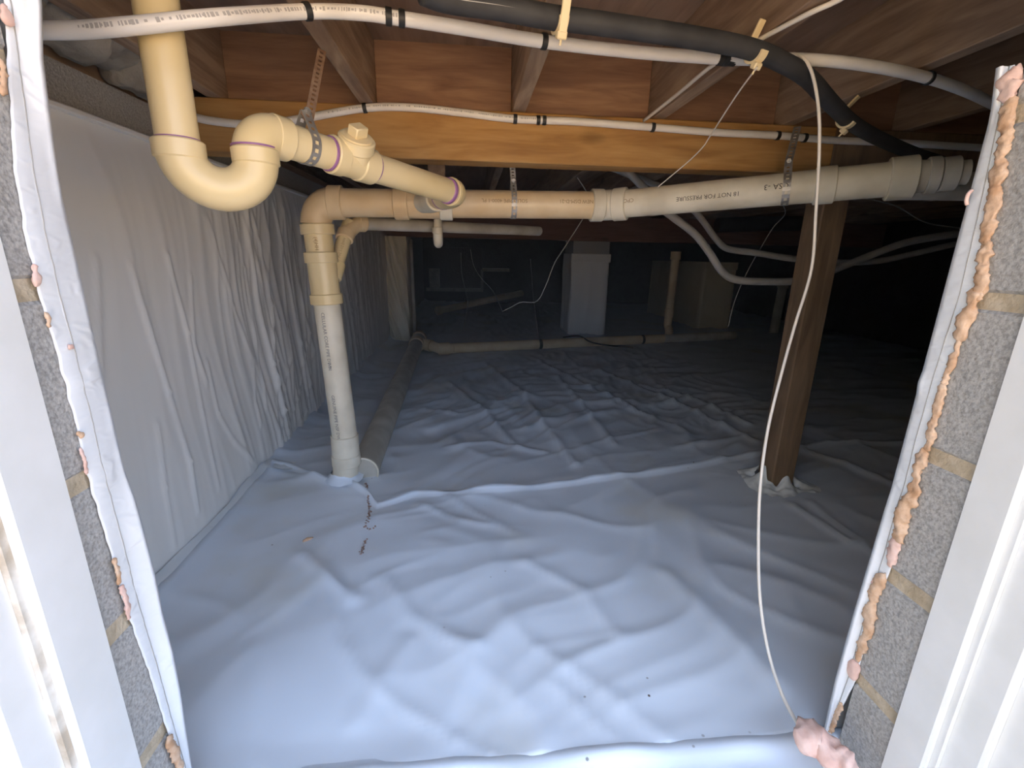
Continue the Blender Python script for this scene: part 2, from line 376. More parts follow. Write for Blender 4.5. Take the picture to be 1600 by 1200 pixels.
# ground liner
xs = [XW - 0.022 + i * 0.016 for i in range(170)]; x = xs[-1]
while x < 4.7: x += 0.09; xs.append(x)
ys = []; y = 0.58; st = 0.014
while y < 8.9:
    ys.append(y); y += st
    if y > 2.2: st = min(0.09, st * 1.02)
mb = MB().gridxy(xs, ys, lambda x, y: Vector((x, y, hfloor(x, y))))
floor = build('floor', mb, 'liner', smooth=True, kind='structure', label='wrinkled white vapour barrier covering the crawl space ground', origin=(0, 0, 0))
# near sheet lapped over the far one: its edge runs from the side wall past the stack to the post
seam_px = [(424, 731), (445, 728), (466, 733), (490, 744), (512, 754), (548, 757), (575, 770), (590, 790), (615, 783), (645, 771), (690, 771), (760, 767), (850, 759), (940, 749), (1020, 738), (1100, 724), (1180, 711), (1290, 695)]
SEAM = [onZ(px, py, 0.012) for px, py in seam_px]; SEAM[0].x = XW + 0.012
def seam_y(x):
    for a, b in zip(SEAM, SEAM[1:]):
        if a.x <= x <= b.x: return a.y + (b.y - a.y) * (x - a.x) / max(1e-6, b.x - a.x)
    return SEAM[0].y if x < SEAM[0].x else SEAM[-1].y
NU, NV = 230, 90
def near_sheet(u, v):
    x = XW + 0.012 + u * (2.7 - XW); ye = seam_y(x); y = 0.582 + v * (ye - 0.582)
    lift = 0.009 + 0.020 * sstep(0.975, 1.0, v) * (0.8 + 0.6 * noise.noise(Vector((x * 7, 0, 0))))
    return Vector((x, y, hfloor(x, y) + lift))
def near_z(x, y): return hfloor(x, y) + 0.0098
mb = MB().grid(near_sheet, NU, NV)
ns = build('lapped_sheet', mb, 'liner', floor, smooth=True)
md = ns.modifiers.new('s', 'SOLIDIFY'); md.thickness = 0.002
# tape along the wall-to-ground joint
tp = [(232, 985), (262, 938), (300, 890), (340, 843), (380, 790), (415, 748), (438, 722)]
tw = [onZ(a, b, 0.03) for a, b in tp]
for k, (dx, wd) in enumerate(((0.012, 0.034), (0.062, 0.022))):
    mb = MB()
    P = smooth_path([Vector((XW + dx + 0.004 * math.sin(i * 2.1 + k), p.y, 0)) for i, p in enumerate(tw)], 10)
    def tapef(u, v, P=P, wd=wd):
        i = min(len(P) - 1, int(round(v * (len(P) - 1)))); p = P[i]; x = p.x + (u - 0.5) * wd
        return Vector((x, p.y, hfloor(x, p.y) + 0.0085))
    mb.grid(tapef, 4, len(P) - 1); build('seam_tape', mb, 'tape', floor, smooth=True)
# wrinkled tape patches at the stack
for (px, py, sx, sy, a) in ((443, 728, 0.07, 0.05, 0.2), (452, 721, 0.05, 0.03, -0.2)):
    c = onZ(px, py, 0.03)
    def patch(u, v, c=c, sx=sx, sy=sy, a=a):
        dx, dy = (u - 0.5) * sx, (v - 0.5) * sy; x = c.x + dx * math.cos(a) - dy * math.sin(a); y = c.y + dx * math.sin(a) + dy * math.cos(a)
        return Vector((x, y, hfloor(x, y) + 0.016 + 0.004 * noise.noise(Vector((x * 60, y * 60, 0)))))
    build('seam_tape', MB().grid(patch, 10, 8), 'tape', floor, smooth=True)

build('soil_base', MB().box((-1.1, 0.40, -0.35), (4.9, 9.0, -0.11)), 'soil', floor)
# side wall: block wall with the liner hung on it
wl = MB().box((XW - 0.22, 0.38, -0.1), (XW - 0.03, 8.9, 1.222))
wall_left = build('wall_left', wl, 'block', kind='structure', label='side foundation wall hung with a white plastic liner', origin=(0, 0, 0))
rp = [[(210, 410), (232, 490), (268, 610), (300, 720), (312, 800)], [(268, 400), (300, 520), (322, 640), (345, 760)], [(330, 565), (347, 645), (372, 690), (402, 722)],
      [(160, 400), (163, 520), (166, 600)], [(400, 560), (404, 630), (412, 665)], [(305, 430), (310, 540), (330, 600)], [(455, 560), (447, 640), (440, 712)], [(480, 520), (470, 610), (443, 714)],
      [(505, 440), (480, 640), (446, 716)], [(430, 470), (436, 600), (440, 715)], [(250, 660), (262, 760), (280, 860)], [(360, 300), (390, 420), (420, 640)], [(330, 340), (370, 480), (398, 560)], [(400, 330), (430, 480), (438, 620)]]
RID = [[onX(a, b, XW) for a, b in l] for l in rp]
for i in range(46):
    y0 = 1.95 + 0.066 * i + random.uniform(-.03, .03); tilt = random.uniform(-0.12, 0.12)
    RID.append([Vector((XW, y0 + tilt, random.uniform(0.75, 1.1))), Vector((XW, y0, random.uniform(0.4, 0.6))), Vector((XW, y0 - tilt * 0.6, random.uniform(0.05, 0.3)))])
SEGS = [(a.y, a.z, b.y, b.z, 0.0035 + 0.003 * random.random()) for l in RID for a, b in zip(l, l[1:])]
BUCK = {}
for s_ in SEGS:
    for k in range(int((min(s_[0], s_[2]) - .05) / .1), int((max(s_[0], s_[2]) + .05) / .1) + 1): BUCK.setdefault(k, []).append(s_)
def wallx(y, z):
    v = Vector((0, y, z))
    wv = noise.noise(v * 1.3) * 0.12
    h = 0.012 * noise.noise(Vector((4, (y + 0.35 * z + wv) * 3.2, z * 0.7)))
    near = 1 - sstep(1.3, 2.0, y)
    h += (0.010 - 0.008 * near) * ridge(Vector((1.7, (y + 0.22 * z + wv) * 8, z * 0.9)), 2.2) ** 2
    h += (0.006 - 0.005 * near) * ridge(Vector((5.7, (y + 0.1 * z + wv * 1.4) * 19, z * 1.4)), 2.2) ** 2
    for (ya, za, yb, zb, a) in BUCK.get(int(y / .1), ()):
        dy, dz = yb - ya, zb - za; t = ((y - ya) * dy + (z - za) * dz) / (dy * dy + dz * dz)
        if -0.02 < t < 1.02:
            d = math.hypot(y - ya - t * dy, z - za - t * dz)
            if d < 0.03: h += a * math.exp(-(d / 0.007) ** 2)
    return XW - 0.012 + h * (0.25 + 0.75 * sstep(1.13, 1.0, z))
ys2 = []; y = 0.575; st = 0.008
while y < 5.0:
    ys2.append(y); y += st
    if y > 2.2: st = min(0.02, st * 1.01)
zs = [-0.01 + i * 0.0115 for i in range(100)]
def ztop(y): return 1.128 - 0.004 * math.sin(y * 5)
mb = MB().gridxy(ys2, zs, lambda y, z: Vector((wallx(y, z * ztop(y) / 1.1285), y, z * ztop(y) / 1.1285)))
mb.f = [f[::-1] for f in mb.f]
liner_wall = build('wall_liner', mb, 'liner_wall', wall_left, smooth=True)
build('termination_strip', MB().box((XW - 0.03, 0.575, 1.118), (XW + 0.004, 4.9, 1.131), 0.003), 'liner_wall', wall_left)
for (px, py) in ((338, 305),):
    c = onX(px, py, XW); build('fastener', MB().box((XW - 0.01, c.y - 0.004, c.z - 0.014), (XW + 0.012, c.y + 0.006, c.z + 0.016), 0.002), 'black_tie', wall_left)
build('sill_plate', MB().box((XW - 0.2, 0.40, 1.222), (XW - 0.045, 8.9, 1.26), 0.003), 'joist', wall_left)

build('rim_board', MB().box((XW - 0.24, 0.40, 1.222), (XW - 0.20, 8.9, 1.4455)), 'joist', wall_left)
# far walls
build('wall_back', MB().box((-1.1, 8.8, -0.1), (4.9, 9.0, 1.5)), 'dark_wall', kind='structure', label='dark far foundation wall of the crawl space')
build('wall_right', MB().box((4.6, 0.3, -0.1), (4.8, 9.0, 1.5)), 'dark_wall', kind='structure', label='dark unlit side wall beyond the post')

# ceiling: subfloor panels and joists
ceiling = build('ceiling', MB().box((-1.1, 0.35, 1.4455), (4.9, 9.0, 1.49)), 'subfloor', kind='structure', label='brown plywood subfloor with joists seen from below', origin=(0, 0, 0))
JX = [-0.70 + 0.4185 * i for i in range(13)]; JX[1] = -0.286; JX[2] = 0.148; JX[3] = 0.572; JX[4] = 0.985
for i, jx in enumerate(JX):
    a = build('joist', MB().box((jx - 0.019, 0.55, 1.262), (jx + 0.019, 5.1, 1.445), 0.002), 'joist', ceiling)
    build('joist', MB().box((jx + 0.020, 4.9, 1.262), (jx + 0.058, 8.79, 1.445), 0.002), 'joist', ceiling)
for a, b in zip(JX, JX[1:]):
    build('blocking', MB().box((a + 0.0195, 1.545, 1.264), (b - 0.0195, 1.583, 1.444), 0.002), 'blocking', ceiling)
py = 0.55
for i in range(4):
    build('subfloor_panel', MB().box((-0.98 + i * 1.222, 0.56, 1.4385), (-0.98 + i * 1.222 + 1.219, 2.99, 1.4455), 0.0), 'subfloor', ceiling)
    build('subfloor_panel', MB().box((-1.6 + i * 1.222 + 0.62, 2.993, 1.4385), (-0.98 + i * 1.222 + 1.219, 5.43, 1.4455), 0.0), 'subfloor', ceiling)

# access wall with the opening
OL, OR_ = -0.447, 0.648
wf = MB()
wf.box((-3.2, 0.495, -0.12), (OL - 0.004, 0.562, 1.10)).box((OR_ + 0.004, 0.482, -0.12), (5.0, 0.562, 1.10))
wf.box((-3.2, 0.385, -0.12), (OL - 0.08, 0.495, 1.10)).box((OR_ + 0.08, 0.385, -0.12), (5.0, 0.482, 1.10))
wf.box((OL - 0.008, 0.385, -0.12), (OR_ + 0.008, 0.568, 0.012))
wall_front = build('wall_front', wf, 'mortar', kind='structure', label='concrete block wall around the access opening', origin=(0, 0, 0))
build('rim_joist', MB().box((-3.2, 0.40, 1.262), (5.0, 0.545, 1.445)).box((-3.2, 0.39, 1.10), (OL - 0.012, 0.56, 1.262)).box((OR_ + 0.03, 0.39, 1.10), (5.0, 0.56, 1.262)), 'joist', wall_front)
build('house_wall', MB().box((-6, 0.30, 1.285), (8, 0.40, 4.2)), 'brick', wall_front)
build('brick_veneer', MB().box((-6, 0.325, -0.12), (OL - 0.065, 0.385, 1.285)).box((OR_ + 0.062, 0.325, -0.12), (8, 0.385, 1.285)), 'mortar', wall_front)
JZ = [-0.03, 0.178, 0.386, 0.594, 0.812, 1.03]
for side in (-1, 1):
    for k in range(len(JZ)):
        z0 = JZ[k] + 0.009 + random.uniform(-.003, .003); z1 = (JZ[k + 1] - 0.009 if k + 1 < len(JZ) else 1.099)
        inset = random.uniform(0, 0.002)
        if side < 0: lo, hi = (OL - 0.40, 0.492, z0), (OL - inset, 0.566, z1)
        else: lo, hi = (OR_ + inset, 0.478, z0), (OR_ + 0.40, 0.566, z1)
        build('concrete_block', MB().box(lo, hi, 0.006), 'block', wall_front)
# red bricks of the veneer beside the frame
for k in range(12):
    z0 = -0.02 + k * 0.077
    for j in range(3):
        x0 = OR_ + 0.064 + j * 0.205 - (0.1 if k % 2 and j else 0)
        build('brick', MB().box((x0, 0.318, z0), (x0 + (0.195 if (j or k % 2 == 0) else 0.095), 0.36, z0 + 0.066), 0.004), 'brick', wall_front)
# sill sheet: the liner lapped over the threshold
def sillf(u, v):
    x = OL - 0.03 + u * (OR_ - OL + 0.06); y = 0.40 + v * 0.205
    z = 0.028 + 0.005 * noise.noise(Vector((x * 4, y * 7, 2))) + 0.004 * noise.noise(Vector((x * 14, y * 20, 2))) - 0.012 * sstep(0.58, 0.606, y) + 0.010 * math.exp(-((y - 0.57) / 0.018) ** 2) * (1 + noise.noise(Vector((x * 6, 3, 3))))
    return Vector((x, y, z))
sill = build('sill_sheet', MB().grid(sillf, 90, 26), 'liner', wall_front, smooth=True)

# liner flaps turned round the block edges
edge_l = [(5, 0), (20, 267), (33, 333), (38, 380), (50, 413), (57, 453), (68, 490), (82, 533), (100, 600), (118, 667), (132, 733), (142, 767), (152, 800), (173, 867), (190, 933), (203, 973), (218, 1013), (237, 1067), (252, 1117), (263, 1150), (285, 1215)]
void_l = [(61, 0), (63, 90), (72, 160), (82, 240), (97, 330), (115, 420), (128, 490), (145, 540), (163, 615), (178, 680), (193, 740), (208, 780), (222, 830), (240, 900), (252, 960), (268, 1020), (280, 1080), (290, 1150), (302, 1225)]
edge_r = [(1586, 105), (1577, 180), (1568, 250), (1556, 330), (1543, 400), (1530, 467), (1503, 533), (1478, 600), (1458, 667), (1448, 700), (1433, 767), (1418, 800), (1400, 867), (1390, 897), (1373, 933), (1355, 1000), (1338, 1063), (1303, 1133), (1285, 1190)]
void_r = [(1562, 105), (1554, 170), (1543, 225), (1528, 290), (1513, 345), (1498, 400), (1475, 480), (1465, 533), (1438, 600), (1428, 683), (1407, 733), (1385, 800), (1370, 850), (1355, 900), (1335, 967), (1307, 1067), (1292, 1133), (1278, 1190)]
YI = 0.578
def table(pts, f): return sorted(((f(a, b).z, f(a, b)) for a, b in pts), key=lambda t: -t[0])
def interp(t, tab):
    for (a, b), (c, d) in zip(tab, tab[1:]):
        if c <= t <= a: return b.lerp(d, (a - t) / (a - c))
    return (tab[0][1] if t > tab[0][0] else tab[-1][1]).copy()
def make_flap(side, edge, void, zhi):
    X0 = OL if side < 0 else OR_; s_ = 1 if side < 0 else -1
    TE = table(edge, lambda a, b: onX(a, b, X0)); TV = table(void, lambda a, b: onY(a, b, YI))
    def f(u, v):
        z = 0.03 + v * (zhi - 0.03)
        ya = interp(z, TE).y + (0.0022 if side < 0 else 0.001) * noise.noise(Vector((z * 60, side, 0)))
        ob = s_ * (interp(z, TV).x - X0); ym = ya + (0.42 if side < 0 else 0.55) * (YI - ya)
        t0 = 0.0035
        L = [(ya, 0.0006), (ya + 0.0004, 0.0022), (ya + 0.002, 0.0028), (ym - 0.001, t0), (ym - 0.0002, t0), (ym + 0.0001, t0 + 0.0001), (ym + 0.0004, t0 + 0.0001), (ym + 0.0014, t0 + 0.0002), (ym * 0.4 + YI * 0.6, t0 * 0.5 + max(ob, 0.004) * 0.5), (YI - 0.002, max(ob - 0.001, t0)), (YI, max(ob, t0)), (YI + 0.006, max(ob - 0.002, 0.002)), (YI + 0.010, -0.006), (YI + 0.010, -0.06)]
        i = int(round(u * (len(L) - 1))); y, o = L[i]
        wob = 0.0008 * noise.noise(Vector((z * 22, side * 3, y * 12))) + 0.0007 * noise.noise(Vector((z * 110, y * 35, side)))
        return Vector((X0 + s_ * (o + (wob if 2 <= i <= 9 and i != 5 else 0)), y, z))
    fl = build('liner_flap', MB().grid(f, 13, 260), 'flap', wall_front, smooth=True)
    T = [f(5 / 13, k / 130) + Vector((s_ * 0.0004, 0, 0)) for k in range(131)]
    build('seam_thread', MB().tube(T, 0.00055, 6), 'wire_grey', fl, smooth=True)
    return fl
make_flap(-1, edge_l, void_l, 1.262); make_flap(1, edge_r, void_r, 1.085)

# expanding foam
def resample(P, step):
    out = [P[0]]
    for p in P[1:]:
        n = int((p - out[-1]).length / step); q = out[-1].copy()
        for i in range(1, n + 1): out.append(q.lerp(p, i / n))
    return out
def foam_bead(pts, r0, amp, mat='foam', par=None, seed=0, flat=None, nsc=70):
    P = resample(smooth_path(pts, 12), max(0.0012, r0 * 0.18)); n = len(P)
    R = []
    for i, p in enumerate(P):
        k = min(i, n - 1 - i) * max(0.0012, r0 * 0.18) / r0
        R.append(r0 * (0.85 + 0.55 * noise.noise(p * (0.55 / r0) + Vector((seed, 0, 0)))) * math.sqrt(min(1.0, 0.06 + k * (2 - k) if k < 1 else 1.0)))
    P = [p + Vector((0, 1, 0)) * (0.35 * r0 * noise.noise(p * (0.4 / r0) + Vector((0, seed, 5)))) for p in P]
    mb = MB().tube(P, R, 18, True, amp * 0.62, 1.0 / r0, flat)
    for x0 in (OL + 0.004, OR_ - 0.004):                     # pressed flat against the jamb
        if r0 < 0.015 and abs(P[0].x - x0) < 0.02: mb.v = [Vector((x0 + (p.x - x0) * 0.55, p.y, p.z)) for p in mb.v]
    return build('foam_bead', mb, mat, par or wall_front, smooth=True)
def rj(px, py, dx=0.0): p = onX(px, py, OR_ - 0.004 + dx); return p
ra = [(1580, 150), (1572, 200), (1563, 250), (1553, 310), (1546, 350), (1537, 405), (1532, 440), (1527, 470)]
foam_bead([rj(*p) for p in ra], 0.0080, 0.007, seed=1)
foam_bead([rj(1526, 448), rj(1522, 470), rj(1512, 492), rj(1506, 512), rj(1500, 534)], 0.0105, 0.009, seed=2)
foam_bead([rj(1499, 530), rj(1490, 556), rj(1480, 585), rj(1474, 604)], 0.0052, 0.004, seed=3)
foam_bead([rj(1476, 600), rj(1464, 640), rj(1455, 680), rj(1448, 706)], 0.0062, 0.004, seed=11)
foam_bead([rj(1444, 700), rj(1437, 725), rj(1428, 760), rj(1416, 792), rj(1408, 822), rj(1401, 848)], 0.0105, 0.009, seed=4)
foam_bead([rj(1402, 840), rj(1396, 862), rj(1390, 886)], 0.0085, 0.006, 'foam_pink', seed=5)
foam_bead([rj(1384, 896), rj(1372, 912), rj(1362, 945), rj(1355, 985), rj(1346, 1012), rj(1340, 1034)], 0.0095, 0.008, seed=6)
foam_bead([rj(1365, 905), rj(1360, 915)], 0.007, 0.006, 'foam_pink', seed=12)
foam_bead([rj(1338, 1034), rj(1333, 1046), rj(1330, 1060)], 0.0105, 0.003, 'foam_pink', seed=7)
foam_bead([rj(1315, 1098), rj(1305, 1125), rj(1296, 1150)], 0.005, 0.004, seed=8)
foam_bead([rj(1598, 112), rj(1584, 120), rj(1577, 140), rj(1577, 160)], 0.0125, 0.009, 'foam_pink', seed=9)
lump = [onZ(1240, 1146, 0.085), onZ(1258, 1152, 0.09), onZ(1285, 1162, 0.09), onZ(1300, 1180, 0.09), onZ(1322, 1204, 0.085), onZ(1345, 1225, 0.08)]
foam_bead(lump, 0.020, 0.021, 'foam_pink', seed=10, nsc=45)
def lj(px, py): return onX(px, py, OL + 0.006)
for k, (a, b, r) in enumerate((((53, 412), (57, 448), .0045), ((70, 488), (78, 512), .0035), ((107, 543), (117, 541), .0032), ((121, 676), (131, 684), .0035), ((126, 700), (136, 742), .0028), ((178, 872), (188, 915), .0032), ((190, 915), (203, 968), .0038), ((262, 1152), (285, 1205), .0075), ((4, 5), (12, 40), .007), ((2, 90), (6, 150), .0035))):
    A, B = lj(*a), lj(*b); foam_bead([A, A.lerp(B, 0.5) + Vector((0.001, 0.002, 0)), B], r, r * 0.7, 'foam' if k % 2 else 'foam_pink', seed=20 + k)
build('foam_bead', MB().tube(smooth_path([onY(1518, 298, .575), onY(1513, 303, .57), onY(1510, 313, .57), onY(1511, 320, .57)], 6), 0.0022, 8), 'foam_pink', wall_front, smooth=True)

# painted frame of the opening: jamb board, stop and outer moulding each side
def frame(side, name, lbl):
    s_ = -1 if side < 0 else 1; X = OL + 0.006 if side < 0 else OR_ - 0.004
    def put(a, b, h): return Vector((X + s_ * a, b, h))
    ye = 0.497 if side < 0 else 0.482
    root = thing(name, lbl, None, (X, 0.43, 0.03), kind='structure')
    build('jamb_board', MB().prism([(0.0, ye), (0.0, 0.436), (0.003, 0.432), (0.03, 0.432), (0.03, ye)], 0.03, 1.285, put), 'paint', root)
    build('stained_groove', MB().prism([(0.0075, 0.4318), (0.0075, 0.424), (0.03, 0.424), (0.03, 0.4318)], 0.03, 1.285, put), 'dirtpaint' if side < 0 else 'paint', root)
    build('door_stop', MB().prism([(0.014, 0.4238), (0.0145, 0.388), (0.017, 0.384), (0.04, 0.384), (0.04, 0.4238)], 0.03, 1.285, put), 'paint', root)
    build('outer_moulding', MB().prism([(0.024, 0.3838), (0.026, 0.35), (0.034, 0.338), (0.075, 0.30), (0.075, 0.3838)], 0.03, 1.285, put), 'paint', root)
    return root
frame(-1, 'trim_1', 'stained white painted wooden frame at the edge of the liner flap')
frame(1, 'trim_2', 'white painted wooden frame beside the foam-lined blocks')

# ================================================================== THINGS
# yellow pine beam carried by the post
BY0, BY1 = 1.50, 1.59
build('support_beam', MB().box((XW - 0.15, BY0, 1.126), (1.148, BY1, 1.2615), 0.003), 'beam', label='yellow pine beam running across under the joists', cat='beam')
build('support_beam', MB().box((1.150, BY0 + 0.002, 1.127), (4.5, BY1, 1.2615), 0.003), 'post', label='beam continued past the post, light falloff put into its darker colour', cat='beam')  # same beam further right; the fading light is put into a darker wood
b2 = MB().box((-1.0, 4.86, 1.02), (4.5, 4.95, 1.26), 0.003)
build('girder', b2, 'redbeam', label='reddish girder spanning beyond the wrapped pilaster', cat='beam', origin=(0.5, 4.9, 1.02))
# post with its tape boot
pr = thing('support_post', 'square brown timber post with white taped foot', 'post', (1.195, 1.545, 0.0))
build('shaft', MB().box((1.15, 1.50, 0.0), (1.239, 1.589, 1.1255), 0.004), 'post', pr)
def boot(u, v):
    t = u * 4; c = [(1.144, 1.60), (1.144, 1.494), (1.245, 1.494), (1.245, 1.60)]
    ang = u * math.pi * 2; k = int(t) % 4; f = t - int(t)
    a, b = c[k], c[(k + 1) % 4]; x = a[0] + (b[0] - a[0]) * f; y = a[1] + (b[1] - a[1]) * f
    dx, dy = x - 1.195, y - 1.545; top = 0.045 + 0.06 * noise.noise(Vector((u * 11 + 2, 1, 1))) - 0.012 * math.cos(u * 8 * math.pi)
    out = v ** 1.6 * (0.065 + 0.075 * noise.noise(Vector((u * 8, 4, 2)))); L = math.hypot(dx, dy)
    x += dx / L * out; y += dy / L * out
    z = top * (1 - v) + v * (hfloor(x, y) + 0.012) + 0.008 * noise.noise(Vector((x * 38, y * 38, v * 3)))
    return Vector((x, y, z))
build('tape_boot', MB().grid(boot, 96, 16), 'tape', pr, smooth=True)

# ---- 3 inch drain: stack and main line
R3, H3 = 0.0445, 0.0525
SY = 1.65
S_top = onY(496, 345, SY); S_bot = onY(540, 692, SY)
m0 = onY(545, 318, SY); zM = m0.z
elb_c = Vector((S_top.x - 0.004, SY, zM))
MA = Vector((elb_c.x + 0.06, SY, zM)); MBp = onY(951, 321, SY)
drain = thing('drain_pipe', 'cream three-inch drain pipe with vertical stack into the ground liner', 'pipe', (S_bot.x, SY, 0.0))
build('elbow', MB().tube(bend(elb_c - Vector((0, 0, 0.066)), elb_c, MA, 14), 0.0485, 28, False), 'pvc_old', drain, smooth=True)
build('hub', MB().hub(along(elb_c, MBp, px=515), along(elb_c, MBp, px=537), 0.0535), 'pvc_old', drain, auto=40)
def sz(py): return along(Vector((S_top.x, SY, 1.1)), Vector((S_bot.x, SY, 0.0)) if False else S_bot, py=py)
St = elb_c - Vector((0, 0, 0.05))
def sp(py): return along(St, S_bot, py=py)
build('hub', MB().hub(sp(350), sp(367), 0.0535), 'pvc', drain, auto=40)
build('pipe', MB().tube([sp(362), sp(396)], R3, 28), 'pvc', drain, auto=40)
build('hub', MB().hub(sp(394), sp(411), 0.0535), 'pvc', drain, auto=40)
wye = build('wye', MB().tube([sp(409), sp(462)], 0.0475, 28), 'pvc', drain, auto=40)
build('hub', MB().hub(sp(459), sp(475), 0.0535), 'pvc', drain, auto=40)
stp = build('pipe', MB().tube([sp(470), S_bot], R3, 28), 'pvc_white', drain, auto=40)
S_low = onY(541, 716, SY); S_end = Vector((S_low.x - 0.012, SY, 0.0))
build('coupling', MB().hub(sp(679), S_low, 0.0495), 'pvc_white', drain, auto=40)
build('hub', MB().hub(S_low + Vector((0, 0, 0.018)), S_low - Vector((0, 0, 0.025)), 0.0525), 'pvc_white', drain, auto=40)
build('pipe', MB().tube([S_low, S_end - Vector((0, 0, 0.0))], 0.0465, 28), 'pvc_white', drain, auto=40)
def boot2(u, v):
    a = u * 2 * math.pi; r = 0.0475 + 0.022 * v * v; x = S_end.x + r * math.cos(a); y = SY + r * math.sin(a)
    return Vector((x, y, max(0.03 * (1 - v), 0) + v * 0.004 + hfloor(x, y) + 0.012 + 0.004 * noise.noise(Vector((x * 70, y * 70, 1)))))
build('liner_collar', MB().grid(boot2, 40, 6), 'liner', drain, smooth=True)
# main line to the shallow bend, then towards the access wall
main1 = build('pipe', MB().tube([along(elb_c, MBp, px=530), MBp], R3, 28), 'pvc_old', drain, auto=40)
W0, W1 = along(elb_c, MBp, px=616), along(elb_c, MBp, px=639)
W2, W3 = along(elb_c, MBp, px=687), along(elb_c, MBp, px=707)
wye2 = build('wye', MB().tube([W1, W2], 0.0475, 28), 'pvc_old', drain, auto=40)
build('hub', MB().hub(W0, W1, 0.0525), 'pvc_old', drain, auto=40)
build('hub', MB().hub(W2, W3, 0.0525), 'pvc_white', drain, auto=40)
B1 = onY(1350, 284, 1.27); dB = (B1 - MBp).normalized(); BE = MBp + dB * 1.35
main2 = build('pipe', MB().tube([MBp, along(MBp, BE, px=1400)], R3, 28), 'pvc_white', drain, auto=40)
build('elbow', MB().tube(bend(along(elb_c, MBp, px=940), MBp, along(MBp, BE, px=962), 6), 0.0490, 28), 'pvc_white', drain, auto=40)
build('hub', MB().hub(along(elb_c, MBp, px=923), along(elb_c, MBp, px=942), 0.0530), 'pvc_white', drain, auto=40)
build('hub', MB().hub(along(MBp, BE, px=959), along(MBp, BE, px=980), 0.0530), 'pvc_white', drain, auto=40)
build('coupling', MB().hub(along(MBp, BE, px=1272), along(MBp, BE, px=1305), 0.0505), 'pvc_white', drain, auto=40)
build('hub', MB().hub(along(MBp, BE, px=1386), along(MBp, BE, px=1430), 0.0545), 'pvc_white', drain, auto=40)
build('reducer', MB().tube([along(MBp, BE, px=1428), along(MBp, BE, px=1450)], [0.042, 0.038], 24), 'pvc_grey', drain, auto=40)
build('hub', MB().hub(along(MBp, BE, px=1446), along(MBp, BE, px=1466), 0.0455), 'pvc_grey', drain, auto=40)
build('hub', MB().hub(along(MBp, BE, px=1468), along(MBp, BE, px=1496), 0.0415), 'pvc_grey', drain, auto=40)
build('pipe', MB().tube([along(MBp, BE, px=1490), along(MBp, BE, px=1512)], 0.03, 20), 'pvc_grey', drain, auto=40)
build('pipe', MB().tube([along(MBp, BE, px=1440) + Vector((0, 0.07, -0.012)), along(MBp, BE, px=1440) + Vector((0.75, 0.07, 0.0))], 0.038, 20), 'pvc_grey', drain, auto=40)
# print on the pipes
tow = lambda p: (CAM - p)
def print_along(text, A, B, px0, height, off, mat, parent, r, name='printed_lettering'):
    p0 = along(A, B, px=px0); d = (A - B).normalized()          # upside-down print: starts at px0 and runs back towards A
    rad = tow(p0); rad = (rad - d * rad.dot(d)).normalized()
    up = d.cross(rad) ; rad2 = (rad * math.cos(off) + up * math.sin(off))
    return lettering(name, text, height, p0, d, None, r, mat, parent, rad2)
print_along('18 NOT FOR PRESSURE', MBp, BE, 1157, 0.0175, -0.02, 'ink', main2, R3)
print_along('CSA -3', MBp, BE, 1231, 0.0215, 0.20, 'ink', main2, R3)
print_along('CPC', MBp, BE, 995, 0.017, 0.2, 'ink_brown', main2, R3)
print_along('SOLID PIPE 4000-1 PL', elb_c, MBp, 822, 0.0165, 0.25, 'ink_brown', main1, R3)
print_along('NEW DSM-D-21', elb_c, MBp, 922, 0.0165, 0.25, 'ink_brown', main1, R3)
def print_down(text, p0, d, height, off, mat, parent, r):
    rad = tow(p0); rad = (rad - d * rad.dot(d)).normalized(); up = d.cross(rad)
    return lettering('printed_lettering', text, height, p0, d, None, r, mat, parent, rad * math.cos(off) + up * math.sin(off))
dS = (S_bot - St).normalized()
print_down('CELLULAR CORE PIPE DWV', sp(486), dS, 0.016, 0.42, 'ink_mid', stp, R3)
print_down('3 IN', sp(562), dS, 0.016, 0.42, 'ink_mid', stp, R3)
print_down('GENUINE PIPE NSF DWV', sp(612), dS, 0.0165, 0.5, 'ink_mid', stp, R3)
print_down('(4)HH', sp(371), dS, 0.016, 0.2, 'ink_brown', wye, R3)

# ---- 1.5 inch branch off the stack
R15 = 0.0242
br = thing('branch_pipe', 'thin dusty drain branch angling off the stack and running back', 'pipe', sp(440))
b_lo = sp(440) + Vector((0.02, 0.01, 0)); b_e = onY(546, 348, 1.80); b_end = onY(842, 361, 2.62); b_dir = (b_end - b_e).normalized()
b1 = build('pipe', MB().tube([b_lo, b_e], R15, 20), 'pvc', br, auto=40)
build('hub', MB().hub(b_lo.lerp(b_e, 0.06), b_lo.lerp(b_e, 0.30), 0.030), 'pvc', br, auto=40)
build('elbow', MB().tube(bend(b_lo.lerp(b_e, 0.72), b_e, b_e + b_dir * 0.05, 8), 0.0285, 20), 'pvc_old', br, smooth=True)
build('hub', MB().hub(b_lo.lerp(b_e, 0.70), b_lo.lerp(b_e, 0.84), 0.031), 'pvc_old', br, auto=40)
build('hub', MB().hub(b_e + b_dir * 0.03, b_e + b_dir * 0.062, 0.031), 'pvc_old', br, auto=40)
build('pipe', MB().tube([b_e + b_dir * 0.04, b_end], R15, 20), 'pvc_grey', br, auto=40)
pd = (b_e - b_lo).normalized()
print_down('PVC 1-1/2 DWV', b_lo.lerp(b_e, 0.34) , pd, 0.012, 0.0, 'ink_brown', b1, R15)
